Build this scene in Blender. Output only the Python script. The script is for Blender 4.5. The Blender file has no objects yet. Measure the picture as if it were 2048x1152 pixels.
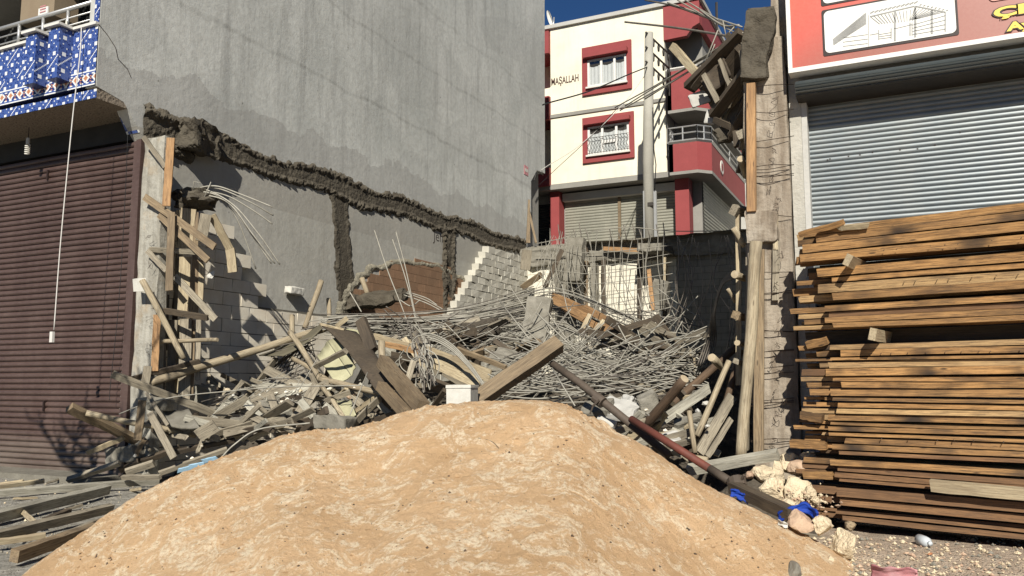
import bpy, bmesh, math, random
from mathutils import Vector, Matrix, noise
R = math.radians
C = bpy.context.scene.collection
V = Vector

# ---------------------------------------------------------------- camera, sky, sun
EYE = V((0, 0, 1.5)); F = 1651.0; PITCH = math.atan(194/1651.0); YAW = math.atan(796/1662.0)
cd = bpy.data.cameras.new("camera"); cam = bpy.data.objects.new("camera", cd); C.objects.link(cam)
cam.location = EYE; cam.rotation_euler = (R(90) + PITCH, 0, YAW)
cd.sensor_width = 36; cd.lens = 36*F/2048; cd.clip_end = 3000; cd.clip_start = 0.05
bpy.context.scene.camera = cam
SUN = V((0.38, -1.0, 0.70)).normalized()          # towards the sun
w = bpy.data.worlds.new("World"); bpy.context.scene.world = w; w.use_nodes = True
nt = w.node_tree; bg = nt.nodes['Background']; sk = nt.nodes.new('ShaderNodeTexSky')
sk.sky_type = 'NISHITA'; sk.sun_disc = False
sk.sun_elevation = math.asin(SUN.z); sk.sun_rotation = math.atan2(SUN.x, SUN.y)
sk.altitude = 700; sk.air_density = 0.8; sk.dust_density = 0.1; sk.ozone_density = 3.0
tn_ = nt.nodes.new('ShaderNodeMix'); tn_.data_type = 'RGBA'; tn_.blend_type = 'MULTIPLY'; tn_.inputs[0].default_value = 1; tn_.inputs[7].default_value = (0.60, 0.98, 1.35, 1)
nt.links.new(sk.outputs[0], tn_.inputs[6]); nt.links.new(tn_.outputs[2], bg.inputs[0]); bg.inputs[1].default_value = 0.032
sd = bpy.data.lights.new("sun", 'SUN'); so = bpy.data.objects.new("sun", sd); C.objects.link(so)
so.rotation_euler = SUN.to_track_quat('Z', 'Y').to_euler(); so.location = (3, -8, 12)
sd.energy = 5.0; sd.angle = R(0.5); sd.color = (1.0, 0.945, 0.85)
vs = bpy.context.scene.view_settings; vs.view_transform = 'Standard'; vs.look = 'None'; vs.exposure = 0.47; vs.gamma = 1

# ---------------------------------------------------------------- surveying: a sight line of the photograph met with a real plane
fw = V((-math.sin(YAW)*math.cos(PITCH), math.cos(YAW)*math.cos(PITCH), math.sin(PITCH)))
rt = V((math.cos(YAW), math.sin(YAW), 0)); upv = rt.cross(fw)
def ray(x, y): return fw*F + rt*(x-1024) - upv*(y-576)
def P(x, y, Y): r = ray(x, y); return EYE + r*(Y/r.y)
def PX(x, y, X): r = ray(x, y); return EYE + r*(X/r.x)
def PZ(x, y, Z): r = ray(x, y); return EYE + r*((Z-1.5)/r.z)

# ---------------------------------------------------------------- mesh helpers
class MB:
    def __init__(s): s.v = []; s.f = []; s.m = []; s.c = []; s.cur = 0; s.col = 0.5
    def vert(s, p): s.v.append(tuple(p)); return len(s.v)-1
    def face(s, idx, m=None, c=None):
        s.f.append(tuple(idx)); s.m.append(s.cur if m is None else m); s.c.append(s.col if c is None else c)
    def quad(s, a, b, c, d, m=None, col=None):
        i = len(s.v); s.v += [tuple(a), tuple(b), tuple(c), tuple(d)]; s.face((i, i+1, i+2, i+3), m, col)
    def box(s, x0, x1, y0, y1, z0, z1, m=None, M=None, jit=0, ch=0):
        i = len(s.v)
        for z in (z0, z1):
            for x, y in ((x0, y0), (x1, y0), (x1, y1), (x0, y1)):
                p = V((x, y, z))
                if jit: p += V((random.uniform(-jit, jit), random.uniform(-jit, jit), random.uniform(-jit, jit)))
                s.v.append(tuple(M @ p if M else p))
        for q in ((3, 2, 1, 0), (4, 5, 6, 7), (0, 1, 5, 4), (1, 2, 6, 5), (2, 3, 7, 6), (3, 0, 4, 7)):
            s.face([i+k for k in q], m)
    def tube(s, pts, r, n=6, cap=True, m=None, mcap=None):
        pts = [V(p) for p in pts]; rs = r if isinstance(r, (list, tuple)) else [r]*len(pts)
        base = len(s.v); prev = None
        for k, p in enumerate(pts):
            d = (pts[min(k+1, len(pts)-1)] - pts[max(k-1, 0)]).normalized()
            if prev is None:
                a = d.cross(V((0, 0, 1)));
                if a.length < 0.1: a = d.cross(V((1, 0, 0)))
            else: a = prev - d*prev.dot(d)
            a.normalize(); prev = a; b = d.cross(a)
            for j in range(n):
                t = 2*math.pi*j/n; s.v.append(tuple(p + (a*math.cos(t) + b*math.sin(t))*rs[k]))
        for k in range(len(pts)-1):
            for j in range(n):
                s.face((base+k*n+j, base+k*n+(j+1) % n, base+(k+1)*n+(j+1) % n, base+(k+1)*n+j), m)
        if cap:
            mc = m if mcap is None else mcap
            s.face([base+j for j in range(n)][::-1], mc); s.face([base+(len(pts)-1)*n+j for j in range(n)], mc)
    def grid(s, fn, nu, nv, m=None, colf=None):
        base = len(s.v)
        for j in range(nv+1):
            for i in range(nu+1): s.v.append(tuple(fn(i/nu, j/nv)))
        for j in range(nv):
            for i in range(nu):
                a = base+j*(nu+1)+i
                s.face((a, a+1, a+nu+2, a+nu+1), m, colf((i+.5)/nu, (j+.5)/nv) if colf else None)
    def build(s, name, mats, parent=None, smooth=False, loc=None, rot=None):
        me = bpy.data.meshes.new(name); me.from_pydata(s.v, [], s.f)
        for mt in (mats if isinstance(mats, (list, tuple)) else [mats]): me.materials.append(mt)
        me.polygons.foreach_set('material_index', s.m)
        at = me.attributes.new('tone', 'FLOAT', 'FACE'); at.data.foreach_set('value', s.c)
        if smooth: me.polygons.foreach_set('use_smooth', [True]*len(s.f))
        me.validate(); me.update()
        o = bpy.data.objects.new(name, me); C.objects.link(o)
        if loc is not None: o.location = loc
        if rot is not None: o.rotation_euler = rot
        if parent: o.parent = parent; o.matrix_parent_inverse = Matrix.Translation(-parent.location)
        return o

def tag(o, label, cat, group=None):
    o['label'] = label; o['category'] = cat
    if group: o['group'] = group
    return o
def structure(o): o['kind'] = 'structure'; return o
def thing(name, label, cat, loc=(0, 0, 0), group=None):
    o = bpy.data.objects.new(name, None); C.objects.link(o); o.location = loc; o.empty_display_size = 0.1
    return tag(o, label, cat, group)

# ---------------------------------------------------------------- material helpers
class NT:
    def __init__(s, name):
        s.mat = bpy.data.materials.new(name); s.mat.use_nodes = True; s.t = s.mat.node_tree; s.n = s.t.nodes
        s.b = s.n['Principled BSDF']
    def link(s, a, b): s.t.links.new(a, b)
    def put(s, sock, v):
        if hasattr(v, 'is_output') or isinstance(v, bpy.types.NodeSocket): s.link(v, sock)
        else: sock.default_value = v
    def coords(s, kind='Object', scale=(1, 1, 1), rnd=False, rot=None):
        tc = s.n.new('ShaderNodeTexCoord'); mp = s.n.new('ShaderNodeMapping'); mp.inputs['Scale'].default_value = scale
        if rot: mp.inputs['Rotation'].default_value = rot
        s.link(tc.outputs[kind], mp.inputs[0])
        if rnd:
            oi = s.n.new('ShaderNodeObjectInfo'); m = s.n.new('ShaderNodeMath'); m.operation = 'MULTIPLY'; m.inputs[1].default_value = 37
            s.link(oi.outputs['Random'], m.inputs[0]); s.link(m.outputs[0], mp.inputs['Location'])
        return mp.outputs[0]
    def random(s): return s.n.new('ShaderNodeObjectInfo').outputs['Random']
    def tone(s):
        a = s.n.new('ShaderNodeAttribute'); a.attribute_name = 'tone'; return a.outputs['Fac']
    def noise(s, vec, scale, detail=4, rough=0.55, dist=0.0):
        n = s.n.new('ShaderNodeTexNoise'); s.link(vec, n.inputs['Vector']); n.inputs['Scale'].default_value = scale
        n.inputs['Detail'].default_value = detail; n.inputs['Roughness'].default_value = rough; n.inputs['Distortion'].default_value = dist
        return n.outputs['Fac']
    def voro(s, vec, scale, feat='F1', out='Distance'):
        n = s.n.new('ShaderNodeTexVoronoi'); n.feature = feat; s.link(vec, n.inputs['Vector']); n.inputs['Scale'].default_value = scale
        return n.outputs[out]
    def ramp(s, fac, stops):
        r = s.n.new('ShaderNodeValToRGB'); s.link(fac, r.inputs[0]); e = r.color_ramp.elements
        while len(e) < len(stops): e.new(0.5)
        for k, (p, c) in enumerate(stops):
            e[k].position = p; e[k].color = (c, c, c, 1) if isinstance(c, (int, float)) else (*c, 1)
        return r.outputs[0]
    def mix(s, fac, a, b, mode='MIX'):
        m = s.n.new('ShaderNodeMix'); m.data_type = 'RGBA'; m.blend_type = mode
        s.put(m.inputs[0], fac)
        for sock, v in ((m.inputs[6], a), (m.inputs[7], b)):
            if isinstance(v, tuple): v = (*v, 1) if len(v) == 3 else v
            s.put(sock, v)
        return m.outputs[2]
    def math(s, op, a, b=0.0, c=None):
        m = s.n.new('ShaderNodeMath'); m.operation = op; s.put(m.inputs[0], a); s.put(m.inputs[1], b)
        if c is not None: s.put(m.inputs[2], c)
        return m.outputs[0]
    def sep(s, vec):
        n = s.n.new('ShaderNodeSeparateXYZ'); s.link(vec, n.inputs[0]); return n.outputs
    def bump(s, h, strength=0.5, dist=0.02):
        b = s.n.new('ShaderNodeBump'); b.inputs['Strength'].default_value = strength; b.inputs['Distance'].default_value = dist
        s.link(h, b.inputs['Height']); s.link(b.outputs[0], s.b.inputs['Normal'])
    def done(s, col, rough=0.85, metal=0.0, spec=0.3):
        if isinstance(col, tuple): col = (*col, 1)
        s.put(s.b.inputs['Base Color'], col); s.put(s.b.inputs['Roughness'], rough); s.put(s.b.inputs['Metallic'], metal)
        s.b.inputs['Specular IOR Level'].default_value = spec
        return s.mat

def speckled(name, a, b, scale=6, bump=0.4, bd=0.01, rough=0.9, fine=60, metal=0, spec=0.3, toned=0.0, rnd=True):
    m = NT(name); v = m.coords(rnd=rnd); n1 = m.noise(v, scale, 6, 0.62); n2 = m.noise(v, fine, 3, 0.6)
    c = m.mix(m.ramp(n1, [(0.32, 0.0), (0.68, 1.0)]), a, b)
    c = m.mix(m.math('MULTIPLY', n2, 0.55), c, (a[0]*.45, a[1]*.45, a[2]*.45))
    if rnd: c = m.mix(m.math('MULTIPLY', m.random(), 0.35), c, (b[0]*.55, b[1]*.55, b[2]*.55))
    if toned: c = m.mix(m.math('MULTIPLY', m.tone(), toned), c, (a[0]*.5, a[1]*.5, a[2]*.5))
    m.bump(m.math('ADD', n1, m.math('MULTIPLY', n2, 0.5)), bump, bd)
    return m.done(c, rough, metal, spec)

def wood(name, a, b, dark, stain=0.35, bumps=0.4, gloss=0.75, rv=0.5):
    """sawn timber: grain runs along local X; knots, nail-hole stains and a tone of its own for every board"""
    m = NT(name); v = m.coords(scale=(1.0, 16, 16), rnd=True); g = m.noise(v, 2.6, 9, 0.74, 1.0)
    v2 = m.coords(rnd=True); big = m.noise(v2, 1.7, 3, 0.5); fine = m.noise(m.coords(scale=(1.6, 34, 34), rnd=True), 2.6, 5, 0.75, .5)
    c = m.mix(m.ramp(g, [(0.36, 0.0), (0.62, 1.0)]), a, b)
    c = m.mix(m.math('MULTIPLY', m.ramp(big, [(0.5, 0), (0.68, 1)]), stain), c, dark)
    k = m.voro(m.coords(scale=(2.6, 11, 11), rnd=True), 1.2)
    c = m.mix(m.ramp(k, [(0.07, 0.85), (0.13, 0.0)]), c, dark)
    c = m.mix(m.math('MULTIPLY', m.ramp(fine, [(0.46, 0), (0.62, 1)]), 0.7), c, dark)
    dirt = m.noise(m.coords(scale=(.7, 5, 5), rnd=True), 3.2, 6, 0.72); c = m.mix(m.math('MULTIPLY', m.ramp(dirt, [(0.5, 0), (0.66, 1)]), 0.45), c, (dark[0]*1.5, dark[1]*1.6, dark[2]*1.8))
    c = m.mix(m.math('MULTIPLY', m.random(), rv), c, (dark[0]*1.6, dark[1]*1.6, dark[2]*1.6))
    m.bump(m.math('ADD', g, m.math('MULTIPLY', fine, 0.6)), bumps, 0.006)
    return m.done(c, gloss, 0, 0.25)

M = {}
M['timber'] = wood('stacked_timber', (0.52, 0.295, 0.115), (0.32, 0.17, 0.062), (0.035, 0.024, 0.016), 1.0, rv=0.4)
M['timber_end'] = wood('timber_end_grain', (0.40, 0.19, 0.07), (0.30, 0.13, 0.045), (0.14, 0.07, 0.03), 0.3)
M['wood_grey'] = wood('weathered_grey_wood', (0.40, 0.355, 0.265), (0.26, 0.225, 0.165), (0.07, 0.058, 0.042), 0.5, rv=0.35)
M['wood_dark'] = wood('dirt_and_shade_dark_wood', (0.13, 0.10, 0.067), (0.075, 0.058, 0.04), (0.03, 0.024, 0.018), 0.5)
M['wood_brown'] = wood('brown_squared_timber', (0.31, 0.24, 0.150), (0.21, 0.150, 0.088), (0.07, 0.052, 0.034), 0.55, rv=0.35)
M['wood_orange'] = wood('new_orange_board', (0.50, 0.31, 0.15), (0.36, 0.205, 0.09), (0.12, 0.07, 0.038), 0.45, rv=0.3)
M['wood_pale'] = wood('pale_board', (0.52, 0.45, 0.30), (0.40, 0.33, 0.21), (0.14, 0.105, 0.066), 0.4, rv=0.3)
M['log'] = wood('peeled_log', (0.48, 0.42, 0.295), (0.35, 0.285, 0.185), (0.11, 0.085, 0.055), 0.55, rv=0.45)
M['log_dark'] = wood('barked_log', (0.19, 0.125, 0.075), (0.11, 0.072, 0.045), (0.04, 0.027, 0.018), 0.45)
M['log_end'] = speckled('log_end', (0.56, 0.47, 0.33), (0.38, 0.30, 0.19), 18)
M['rebar'] = speckled('steel_bar', (0.44, 0.42, 0.355), (0.28, 0.26, 0.21), 9, 0.3, 0.002, 0.6, 90, 0.1, 0.4)
M['rebar_dark'] = speckled('dirty_steel_bar', (0.22, 0.20, 0.17), (0.12, 0.10, 0.08), 9, 0.3, 0.002, 0.6, 90, 0.2, 0.4)
M['wire'] = speckled('tie_wire', (0.05, 0.04, 0.033), (0.09, 0.06, 0.04), 9, 0.1, 0.002, 0.6)
M['cable'] = speckled('black_cable', (0.018, 0.018, 0.018), (0.03, 0.03, 0.03), 3, 0.05, 0.002, 0.5)
M['mud'] = speckled('dried_mud_mortar', (0.115, 0.10, 0.074), (0.062, 0.052, 0.038), 3, 1.0, 0.04, 0.95, 26, rnd=False)
M['mud_flat'] = speckled('brown_mortar_scar', (0.105, 0.092, 0.068), (0.075, 0.064, 0.047), 4, 0.35, 0.01, 0.95, 50, rnd=False)
M['slab'] = speckled('rough_concrete', (0.31, 0.29, 0.24), (0.16, 0.147, 0.115), 4.5, 0.9, 0.02, 0.9, 40)
M['rubble'] = speckled('rubble_earth', (0.115, 0.097, 0.073), (0.06, 0.05, 0.038), 5, 1.0, 0.05, 0.95, 20, rnd=False)  # colour darkened to stand in for shade in the deep voids between debris
M['block'] = speckled('grey_concrete_block', (0.32, 0.31, 0.265), (0.26, 0.24, 0.19), 3, 0.5, 0.006, 0.92, 60, toned=0.45, rnd=False)
M['block_tan'] = speckled('tan_concrete_block', (0.88, 0.83, 0.70), (0.72, 0.62, 0.47), 3, 0.5, 0.006, 0.92, 60, toned=0.35, rnd=False)
M['block_white'] = speckled('white_aerated_block', (0.82, 0.78, 0.65), (0.70, 0.65, 0.52), 2, 0.4, 0.006, 0.9, 60, toned=0.22, rnd=False)
M['joint'] = speckled('mortar_joint', (0.13, 0.12, 0.10), (0.18, 0.165, 0.13), 8, 0.6, 0.01, rnd=False)
M['stone'] = speckled('limestone_rock', (0.82, 0.71, 0.50), (0.62, 0.49, 0.32), 7, 1.0, 0.05, 0.9, 30)
M['stone_pink'] = speckled('pinkish_rock', (0.50, 0.33, 0.23), (0.62, 0.47, 0.32), 4, 1.0, 0.03, 0.9, 22)
M['white'] = speckled('white_paint', (0.78, 0.77, 0.73), (0.68, 0.67, 0.63), 3, 0.1, 0.002, 0.5, rnd=False)
M['foam'] = speckled('white_foam', (0.70, 0.68, 0.61), (0.56, 0.54, 0.47), 14, 0.4, 0.004, 0.8, 80)
M['red'] = speckled('brick_red_paint', (0.30, 0.060, 0.060), (0.26, 0.05, 0.05), 2, 0.15, 0.004, 0.7, 30, rnd=False)
def m_cream():
    m = NT('cream_render'); v = m.coords(); a = m.noise(v, .8, 6, .62); s = m.noise(m.coords(scale=(3.2, 3.2, .22)), 1.2, 7, .7); f = m.noise(v, 12, 5, .7); h = m.noise(m.coords(scale=(.25, .25, 2.2)), 1.5, 4, .6)
    c = m.mix(m.ramp(a, [(.35, 0), (.68, 1)]), (0.78, 0.74, 0.60), (0.70, 0.655, 0.51))
    c = m.mix(m.math('MULTIPLY', m.ramp(s, [(.52, 0), (.72, 1)]), .30), c, (0.45, 0.41, 0.33))
    c = m.mix(m.math('MULTIPLY', m.ramp(h, [(.5, 0), (.7, 1)]), .12), c, (0.5, 0.45, 0.36)); c = m.mix(m.math('MULTIPLY', f, .14), c, (0.42, 0.38, 0.3))
    m.bump(m.math('ADD', a, m.math('MULTIPLY', f, .4)), .35, .01); return m.done(c, .88, 0, .2)
M['cream'] = m_cream()
M['greypaint'] = speckled('grey_render', (0.30, 0.29, 0.26), (0.25, 0.24, 0.215), 1.6, 0.25, 0.006, 0.85, 20, rnd=False)
M['ltgrey'] = speckled('light_grey_render', (0.52, 0.51, 0.47), (0.45, 0.44, 0.40), 1.6, 0.25, 0.006, 0.85, 20, rnd=False)
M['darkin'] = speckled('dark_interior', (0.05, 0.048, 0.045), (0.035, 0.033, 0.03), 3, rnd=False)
M['steel'] = speckled('railing_steel', (0.62, 0.62, 0.60), (0.5, 0.5, 0.48), 5, 0.05, 0.002, 0.35, 40, 0.6)
M['blackiron'] = speckled('dark_iron_and_shade', (0.035, 0.033, 0.03), (0.06, 0.05, 0.04), 5, 0.1, 0.002, 0.6)
M['polec'] = speckled('pole_concrete', (0.42, 0.405, 0.35), (0.35, 0.335, 0.285), 1.5, 0.2, 0.004, 0.85, 30, rnd=False)
M['plastic_blue'] = speckled('blue_cloth', (0.01, 0.06, 0.40), (0.006, 0.035, 0.28), 8, 0.5, 0.01, 0.7, 50)
M['lightblue'] = speckled('pale_blue_foam', (0.38, 0.58, 0.74), (0.3, 0.48, 0.62), 8, 0.4, 0.01, 0.7)
M['yellowfoam'] = speckled('yellowish_foam_board', (0.50, 0.48, 0.31), (0.38, 0.36, 0.22), 3, 0.3, 0.01, 0.8, 30)
M['ply'] = speckled('muddy_plywood', (0.155, 0.14, 0.095), (0.12, 0.105, 0.07), 2.5, 0.4, 0.01, 0.85, 30)
M['bottle'] = speckled('milky_plastic', (0.62, 0.66, 0.68), (0.55, 0.6, 0.62), 8, 0.05, 0.002, 0.3)
M['pink'] = speckled('pink_card', (0.50, 0.17, 0.19), (0.6, 0.35, 0.35), 6, 0.2, 0.004, 0.7)
M['green'] = speckled('green_plastic', (0.18, 0.42, 0.10), (0.13, 0.32, 0.07), 6, 0.1, 0.002, 0.5)
M['pipe_dark'] = speckled('dirty_prop_pipe', (0.13, 0.10, 0.075), (0.07, 0.055, 0.042), 5, 0.4, 0.004, 0.7, 40)
M['pipe_red'] = speckled('red_primer_pipe', (0.20, 0.055, 0.037), (0.10, 0.045, 0.033), 5, 0.3, 0.004, 0.65, 40)
M['cord'] = speckled('white_cord', (0.75, 0.73, 0.68), (0.65, 0.62, 0.57), 6, 0.1, 0.002, 0.6)
M['yellow'] = speckled('yellow_lettering', (0.85, 0.62, 0.10), (0.82, 0.58, 0.09), 6, 0, 0.001, 0.5, rnd=False)
M['black'] = speckled('black_print', (0.03, 0.018, 0.015), (0.03, 0.018, 0.015), 6, 0, 0.001, 0.5, rnd=False)
M['print_white'] = speckled('white_print', (0.80, 0.80, 0.76), (0.74, 0.73, 0.66), 1.2, 0, 0.001, 0.5, rnd=False)
M['print_grey'] = speckled('grey_print', (0.30, 0.30, 0.28), (0.36, 0.36, 0.34), 6, 0, 0.001, 0.5, rnd=False)
M['tile_blue'] = speckled('blue_mosaic', (0.07, 0.12, 0.33), (0.04, 0.075, 0.26), 22, 0.2, 0.002, 0.3, 90, rnd=False, spec=0.5)
M['tile_dark'] = speckled('dark_blue_mosaic', (0.018, 0.035, 0.16), (0.012, 0.025, 0.12), 22, 0.2, 0.002, 0.3, 90, rnd=False)
M['tile_white'] = speckled('white_mosaic', (0.78, 0.79, 0.76), (0.70, 0.71, 0.69), 22, 0.2, 0.002, 0.3, 90, rnd=False)
M['tile_orange'] = speckled('orange_mosaic', (0.52, 0.24, 0.12), (0.42, 0.18, 0.09), 22, 0.2, 0.002, 0.3, 90, rnd=False)
M['marble'] = speckled('marble_coping', (0.72, 0.70, 0.64), (0.62, 0.60, 0.54), 5, 0.1, 0.002, 0.5, rnd=False)
M['card'] = speckled('brown_cardboard', (0.30, 0.24, 0.16), (0.25, 0.19, 0.125), 3, 0.1, 0.002, 0.8)

def m_greywall():
    """cement render: trowelled vertical streaks, wet-dark patches, lift joints across the wall"""
    m = NT('grey_cement_render'); tc = m.coords(); x, y, z = m.sep(tc)
    st = m.noise(m.coords(scale=(1, 3.2, 0.30)), 1.3, 8, 0.7, 0.5)
    st2 = m.noise(m.coords(scale=(1, 26, 1.1)), 1.0, 4, 0.6)
    cl = m.noise(tc, 0.42, 6, 0.62, 0.4); f = m.noise(tc, 9, 6, 0.68)
    c = m.mix(m.ramp(cl, [(0.35, 0), (0.66, 1)]), (0.43, 0.44, 0.41), (0.57, 0.575, 0.535))
    c = m.mix(m.ramp(st, [(0.34, 0.5), (0.52, 0)]), c, (0.27, 0.27, 0.255))
    c = m.mix(m.ramp(st2, [(0.55, 0), (0.85, 0.25)]), c, (0.58, 0.56, 0.48))
    c = m.mix(m.math('MULTIPLY', m.ramp(f, [(0.42, 0), (0.75, 1)]), 0.45), c, (0.28, 0.27, 0.24))
    # darker second coat just above the scar line, and the duller cheap coat below it
    wob = m.noise(m.coords(scale=(1, 0.8, 0.8)), 0.9, 5, 0.6)
    zz = m.math('ADD', z, m.math('MULTIPLY', wob, -1.4))
    band = m.math('MULTIPLY', m.math('LESS_THAN', zz, 6.15), m.math('GREATER_THAN', z, 5.0))
    c = m.mix(m.math('MULTIPLY', band, 0.42), c, (0.28, 0.27, 0.25))
    c = m.mix(m.math('MULTIPLY', m.math('LESS_THAN', z, 5.75), 0.45), c, (0.28, 0.25, 0.195))
    pt = m.voro(m.coords(scale=(1, .55, .8)), .9, 'F1', 'Color'); pv = m.sep(pt)[0]; c = m.mix(m.math('MULTIPLY', m.math('GREATER_THAN', pv, .62), .16), c, (0.25, 0.25, 0.235))
    sp = m.voro(m.coords(), 1.7); c = m.mix(m.ramp(sp, [(.02, .7), (.045, 0)]), c, (0.15, 0.145, 0.13))
    # lift joints: thin dark wandering lines
    for zk, a in ((8.2, 0.55), (10.0, 0.45), (11.6, 0.35)):
        d = m.math('ABSOLUTE', m.math('SUBTRACT', m.math('ADD', z, m.math('MULTIPLY', wob, 0.5)), zk+0.25))
        ln = m.ramp(d, [(0.0, a*.7), (0.03, a*.45), (0.07, 0.0)])
        c = m.mix(m.math('MULTIPLY', ln, m.ramp(st, [(0.35, 1), (0.62, 0.3)])), c, (0.12, 0.115, 0.10))
    h = m.math('ADD', m.math('MULTIPLY', f, 0.6), m.math('ADD', m.math('MULTIPLY', st2, 0.12), m.math('MULTIPLY', cl, 2.2)))
    m.bump(h, 0.6, 0.02)
    return m.done(c, 0.92, 0, 0.2)
M['greywall'] = m_greywall()

def m_sand():
    m = NT('orange_building_sand'); v = m.coords()
    big = m.noise(m.coords(scale=(1, 0.8, 2)), 1.1, 5, 0.6, 0.6); mid = m.noise(v, 4.2, 10, 0.78, 1.2); fine = m.noise(v, 30, 8, 0.78); gr = m.noise(v, 120, 3, 0.7)
    c = m.mix(m.ramp(big, [(0.35, 0), (0.65, 1)]), (0.66, 0.435, 0.235), (0.79, 0.54, 0.31))
    dry = m.math('MULTIPLY', m.ramp(mid, [(0.49, 0), (0.56, 1)]), m.ramp(fine, [(0.40, 0.0), (0.54, 1)]))
    c = m.mix(m.math('MULTIPLY', dry, 0.85), c, (0.95, 0.82, 0.60))
    c = m.mix(m.math('MULTIPLY', m.ramp(fine, [(0.40, 1), (0.52, 0)]), 0.40), c, (0.58, 0.38, 0.21))
    c = m.mix(m.math('MULTIPLY', m.ramp(m.voro(v, 9), [(0.035, 1), (0.06, 0)]), 0.6), c, (0.18, 0.12, 0.07))
    m.bump(m.math('ADD', m.math('MULTIPLY', mid, 1.8), m.math('ADD', m.math('MULTIPLY', fine, 1.3), m.math('MULTIPLY', gr, 0.7))), 1.0, 0.022)
    return m.done(c, 0.95, 0, 0.15)
M['sand'] = m_sand()

def m_ground():
    m = NT('dirt_and_grit'); v = m.coords(); a = m.noise(v, 0.5, 6, 0.6); b = m.noise(v, 7, 8, 0.75); x, y, z = m.sep(v)
    side = m.ramp(m.math('ADD', m.math('MULTIPLY', x, 0.14), m.math('MULTIPLY', a, 0.5)), [(0.0, 0), (0.25, 1)])
    left = m.mix(m.ramp(b, [(0.4, 0), (0.62, 1)]), (0.19, 0.18, 0.15), (0.38, 0.36, 0.31))
    right = m.mix(m.ramp(b, [(0.35, 0), (0.65, 1)]), (0.29, 0.22, 0.16), (0.50, 0.41, 0.31))
    sx = m.math('GREATER_THAN', m.math('ADD', x, m.math('MULTIPLY', b, 1.5)), -2.2)
    c = m.mix(sx, left, right)
    g = m.voro(v, 38); c = m.mix(m.ramp(g, [(0.12, 0.8), (0.3, 0)]), c, (0.62, 0.57, 0.47)); c = m.mix(m.ramp(m.voro(v, 21), [(0.10, 0.8), (0.24, 0)]), c, (0.12, 0.11, 0.095))
    m.bump(m.math('ADD', b, m.ramp(g, [(0.0, 1), (0.4, 0)])), 1.0, 0.03)
    return m.done(c, 0.95, 0, 0.2)
M['ground'] = m_ground()

def m_colwood():
    """board-marked column face: pale cement skin with brown board stains in vertical strips"""
    m = NT('board_marked_concrete'); v = m.coords(); b = m.noise(m.coords(scale=(7, 7, 0.8)), 1.4, 6, 0.6); f = m.noise(v, 14, 6, 0.7); a = m.noise(v, 2.1, 4, 0.6)
    c = m.mix(m.ramp(b, [(0.4, 0), (0.62, 1)]), (0.33, 0.285, 0.225), (0.20, 0.162, 0.12))
    c = m.mix(m.math('MULTIPLY', m.ramp(f, [(0.48, 0), (0.72, 1)]), 0.5), c, (0.12, 0.095, 0.07))
    c = m.mix(m.ramp(a, [(0.55, 0), (0.7, 0.7)]), c, (0.42, 0.38, 0.31))
    m.bump(m.math('ADD', b, m.math('MULTIPLY', f, 1.2)), 0.8, 0.02)
    return m.done(c, 0.92, 0, 0.2)
M['colface'] = m_colwood()

def m_colgrey():
    m = NT('pale_column_concrete'); v = m.coords(); b = m.noise(m.coords(scale=(6, 6, 0.7)), 1.4, 6, 0.6); f = m.noise(v, 14, 6, 0.7); a = m.noise(v, 1.6, 4, 0.6)
    c = m.mix(m.ramp(b, [(0.4, 0), (0.62, 1)]), (0.36, 0.345, 0.295), (0.25, 0.235, 0.195))
    c = m.mix(m.math('MULTIPLY', m.ramp(f, [(0.48, 0), (0.72, 1)]), 0.5), c, (0.14, 0.125, 0.10)); c = m.mix(m.ramp(a, [(0.55, 0), (0.68, 0.6)]), c, (0.34, 0.25, 0.15))
    m.bump(m.math('ADD', b, m.math('MULTIPLY', f, 1.2)), 0.8, 0.02); return m.done(c, 0.92, 0, 0.2)
M['colgrey'] = m_colgrey()
def m_soffit():
    m = NT('spatter_soffit'); v = m.coords(); f = m.voro(v, 22)
    c = m.mix(m.ramp(f, [(0.18, 1), (0.3, 0)]), (0.20, 0.165, 0.125), (0.035, 0.025, 0.02)); m.bump(f, 0.5, 0.02)
    return m.done(c)
M['soffit'] = m_soffit()

def m_metal(name, a, b, rough, metal, streak=0.5, wax=None):
    m = NT(name); v = m.coords(scale=(1.5, 1.5, 0.4)); n = m.noise(v, 1.6, 6, 0.65); f = m.noise(m.coords(scale=(1, 1, 6)), 9, 4, 0.7)
    c = m.mix(m.ramp(n, [(0.35, 0), (0.7, 1)]), a, b)
    c = m.mix(m.math('MULTIPLY', m.ramp(f, [(0.45, 0), (0.8, 1)]), streak), c, (0.42, 0.34, 0.27) if wax is None else wax)
    d = m.noise(m.coords(scale=(.5, .5, 2.5)), 1.3, 7, .72); x, y, z = m.sep(m.coords()); lowz = m.ramp(m.math('ADD', m.math('MULTIPLY', z, .55), m.math('MULTIPLY', d, .6)), [(.35, .55), (.75, 0)])
    c = m.mix(lowz, c, (0.22, 0.185, 0.15)); c = m.mix(m.math('MULTIPLY', m.ramp(d, [(.5, 0), (.66, 1)]), .3), c, (a[0]*.55, a[1]*.55, a[2]*.55))
    m.bump(f, 0.06, 0.004)
    return m.done(c, rough, metal, 0.4)
M['maroon'] = m_metal('maroon_shutter', (0.072, 0.044, 0.037), (0.105, 0.069, 0.058), 0.42, 0.12, 0.3, (0.20, 0.15, 0.13))
M['galv'] = m_metal('galvanised_shutter', (0.22, 0.25, 0.26), (0.28, 0.30, 0.295), 0.48, 0.3, 0.3, (0.30, 0.27, 0.23))
M['cream_shutter'] = m_metal('pale_shutter', (0.22, 0.22, 0.18), (0.27, 0.265, 0.215), 0.5, 0.1, 0.2)

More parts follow.
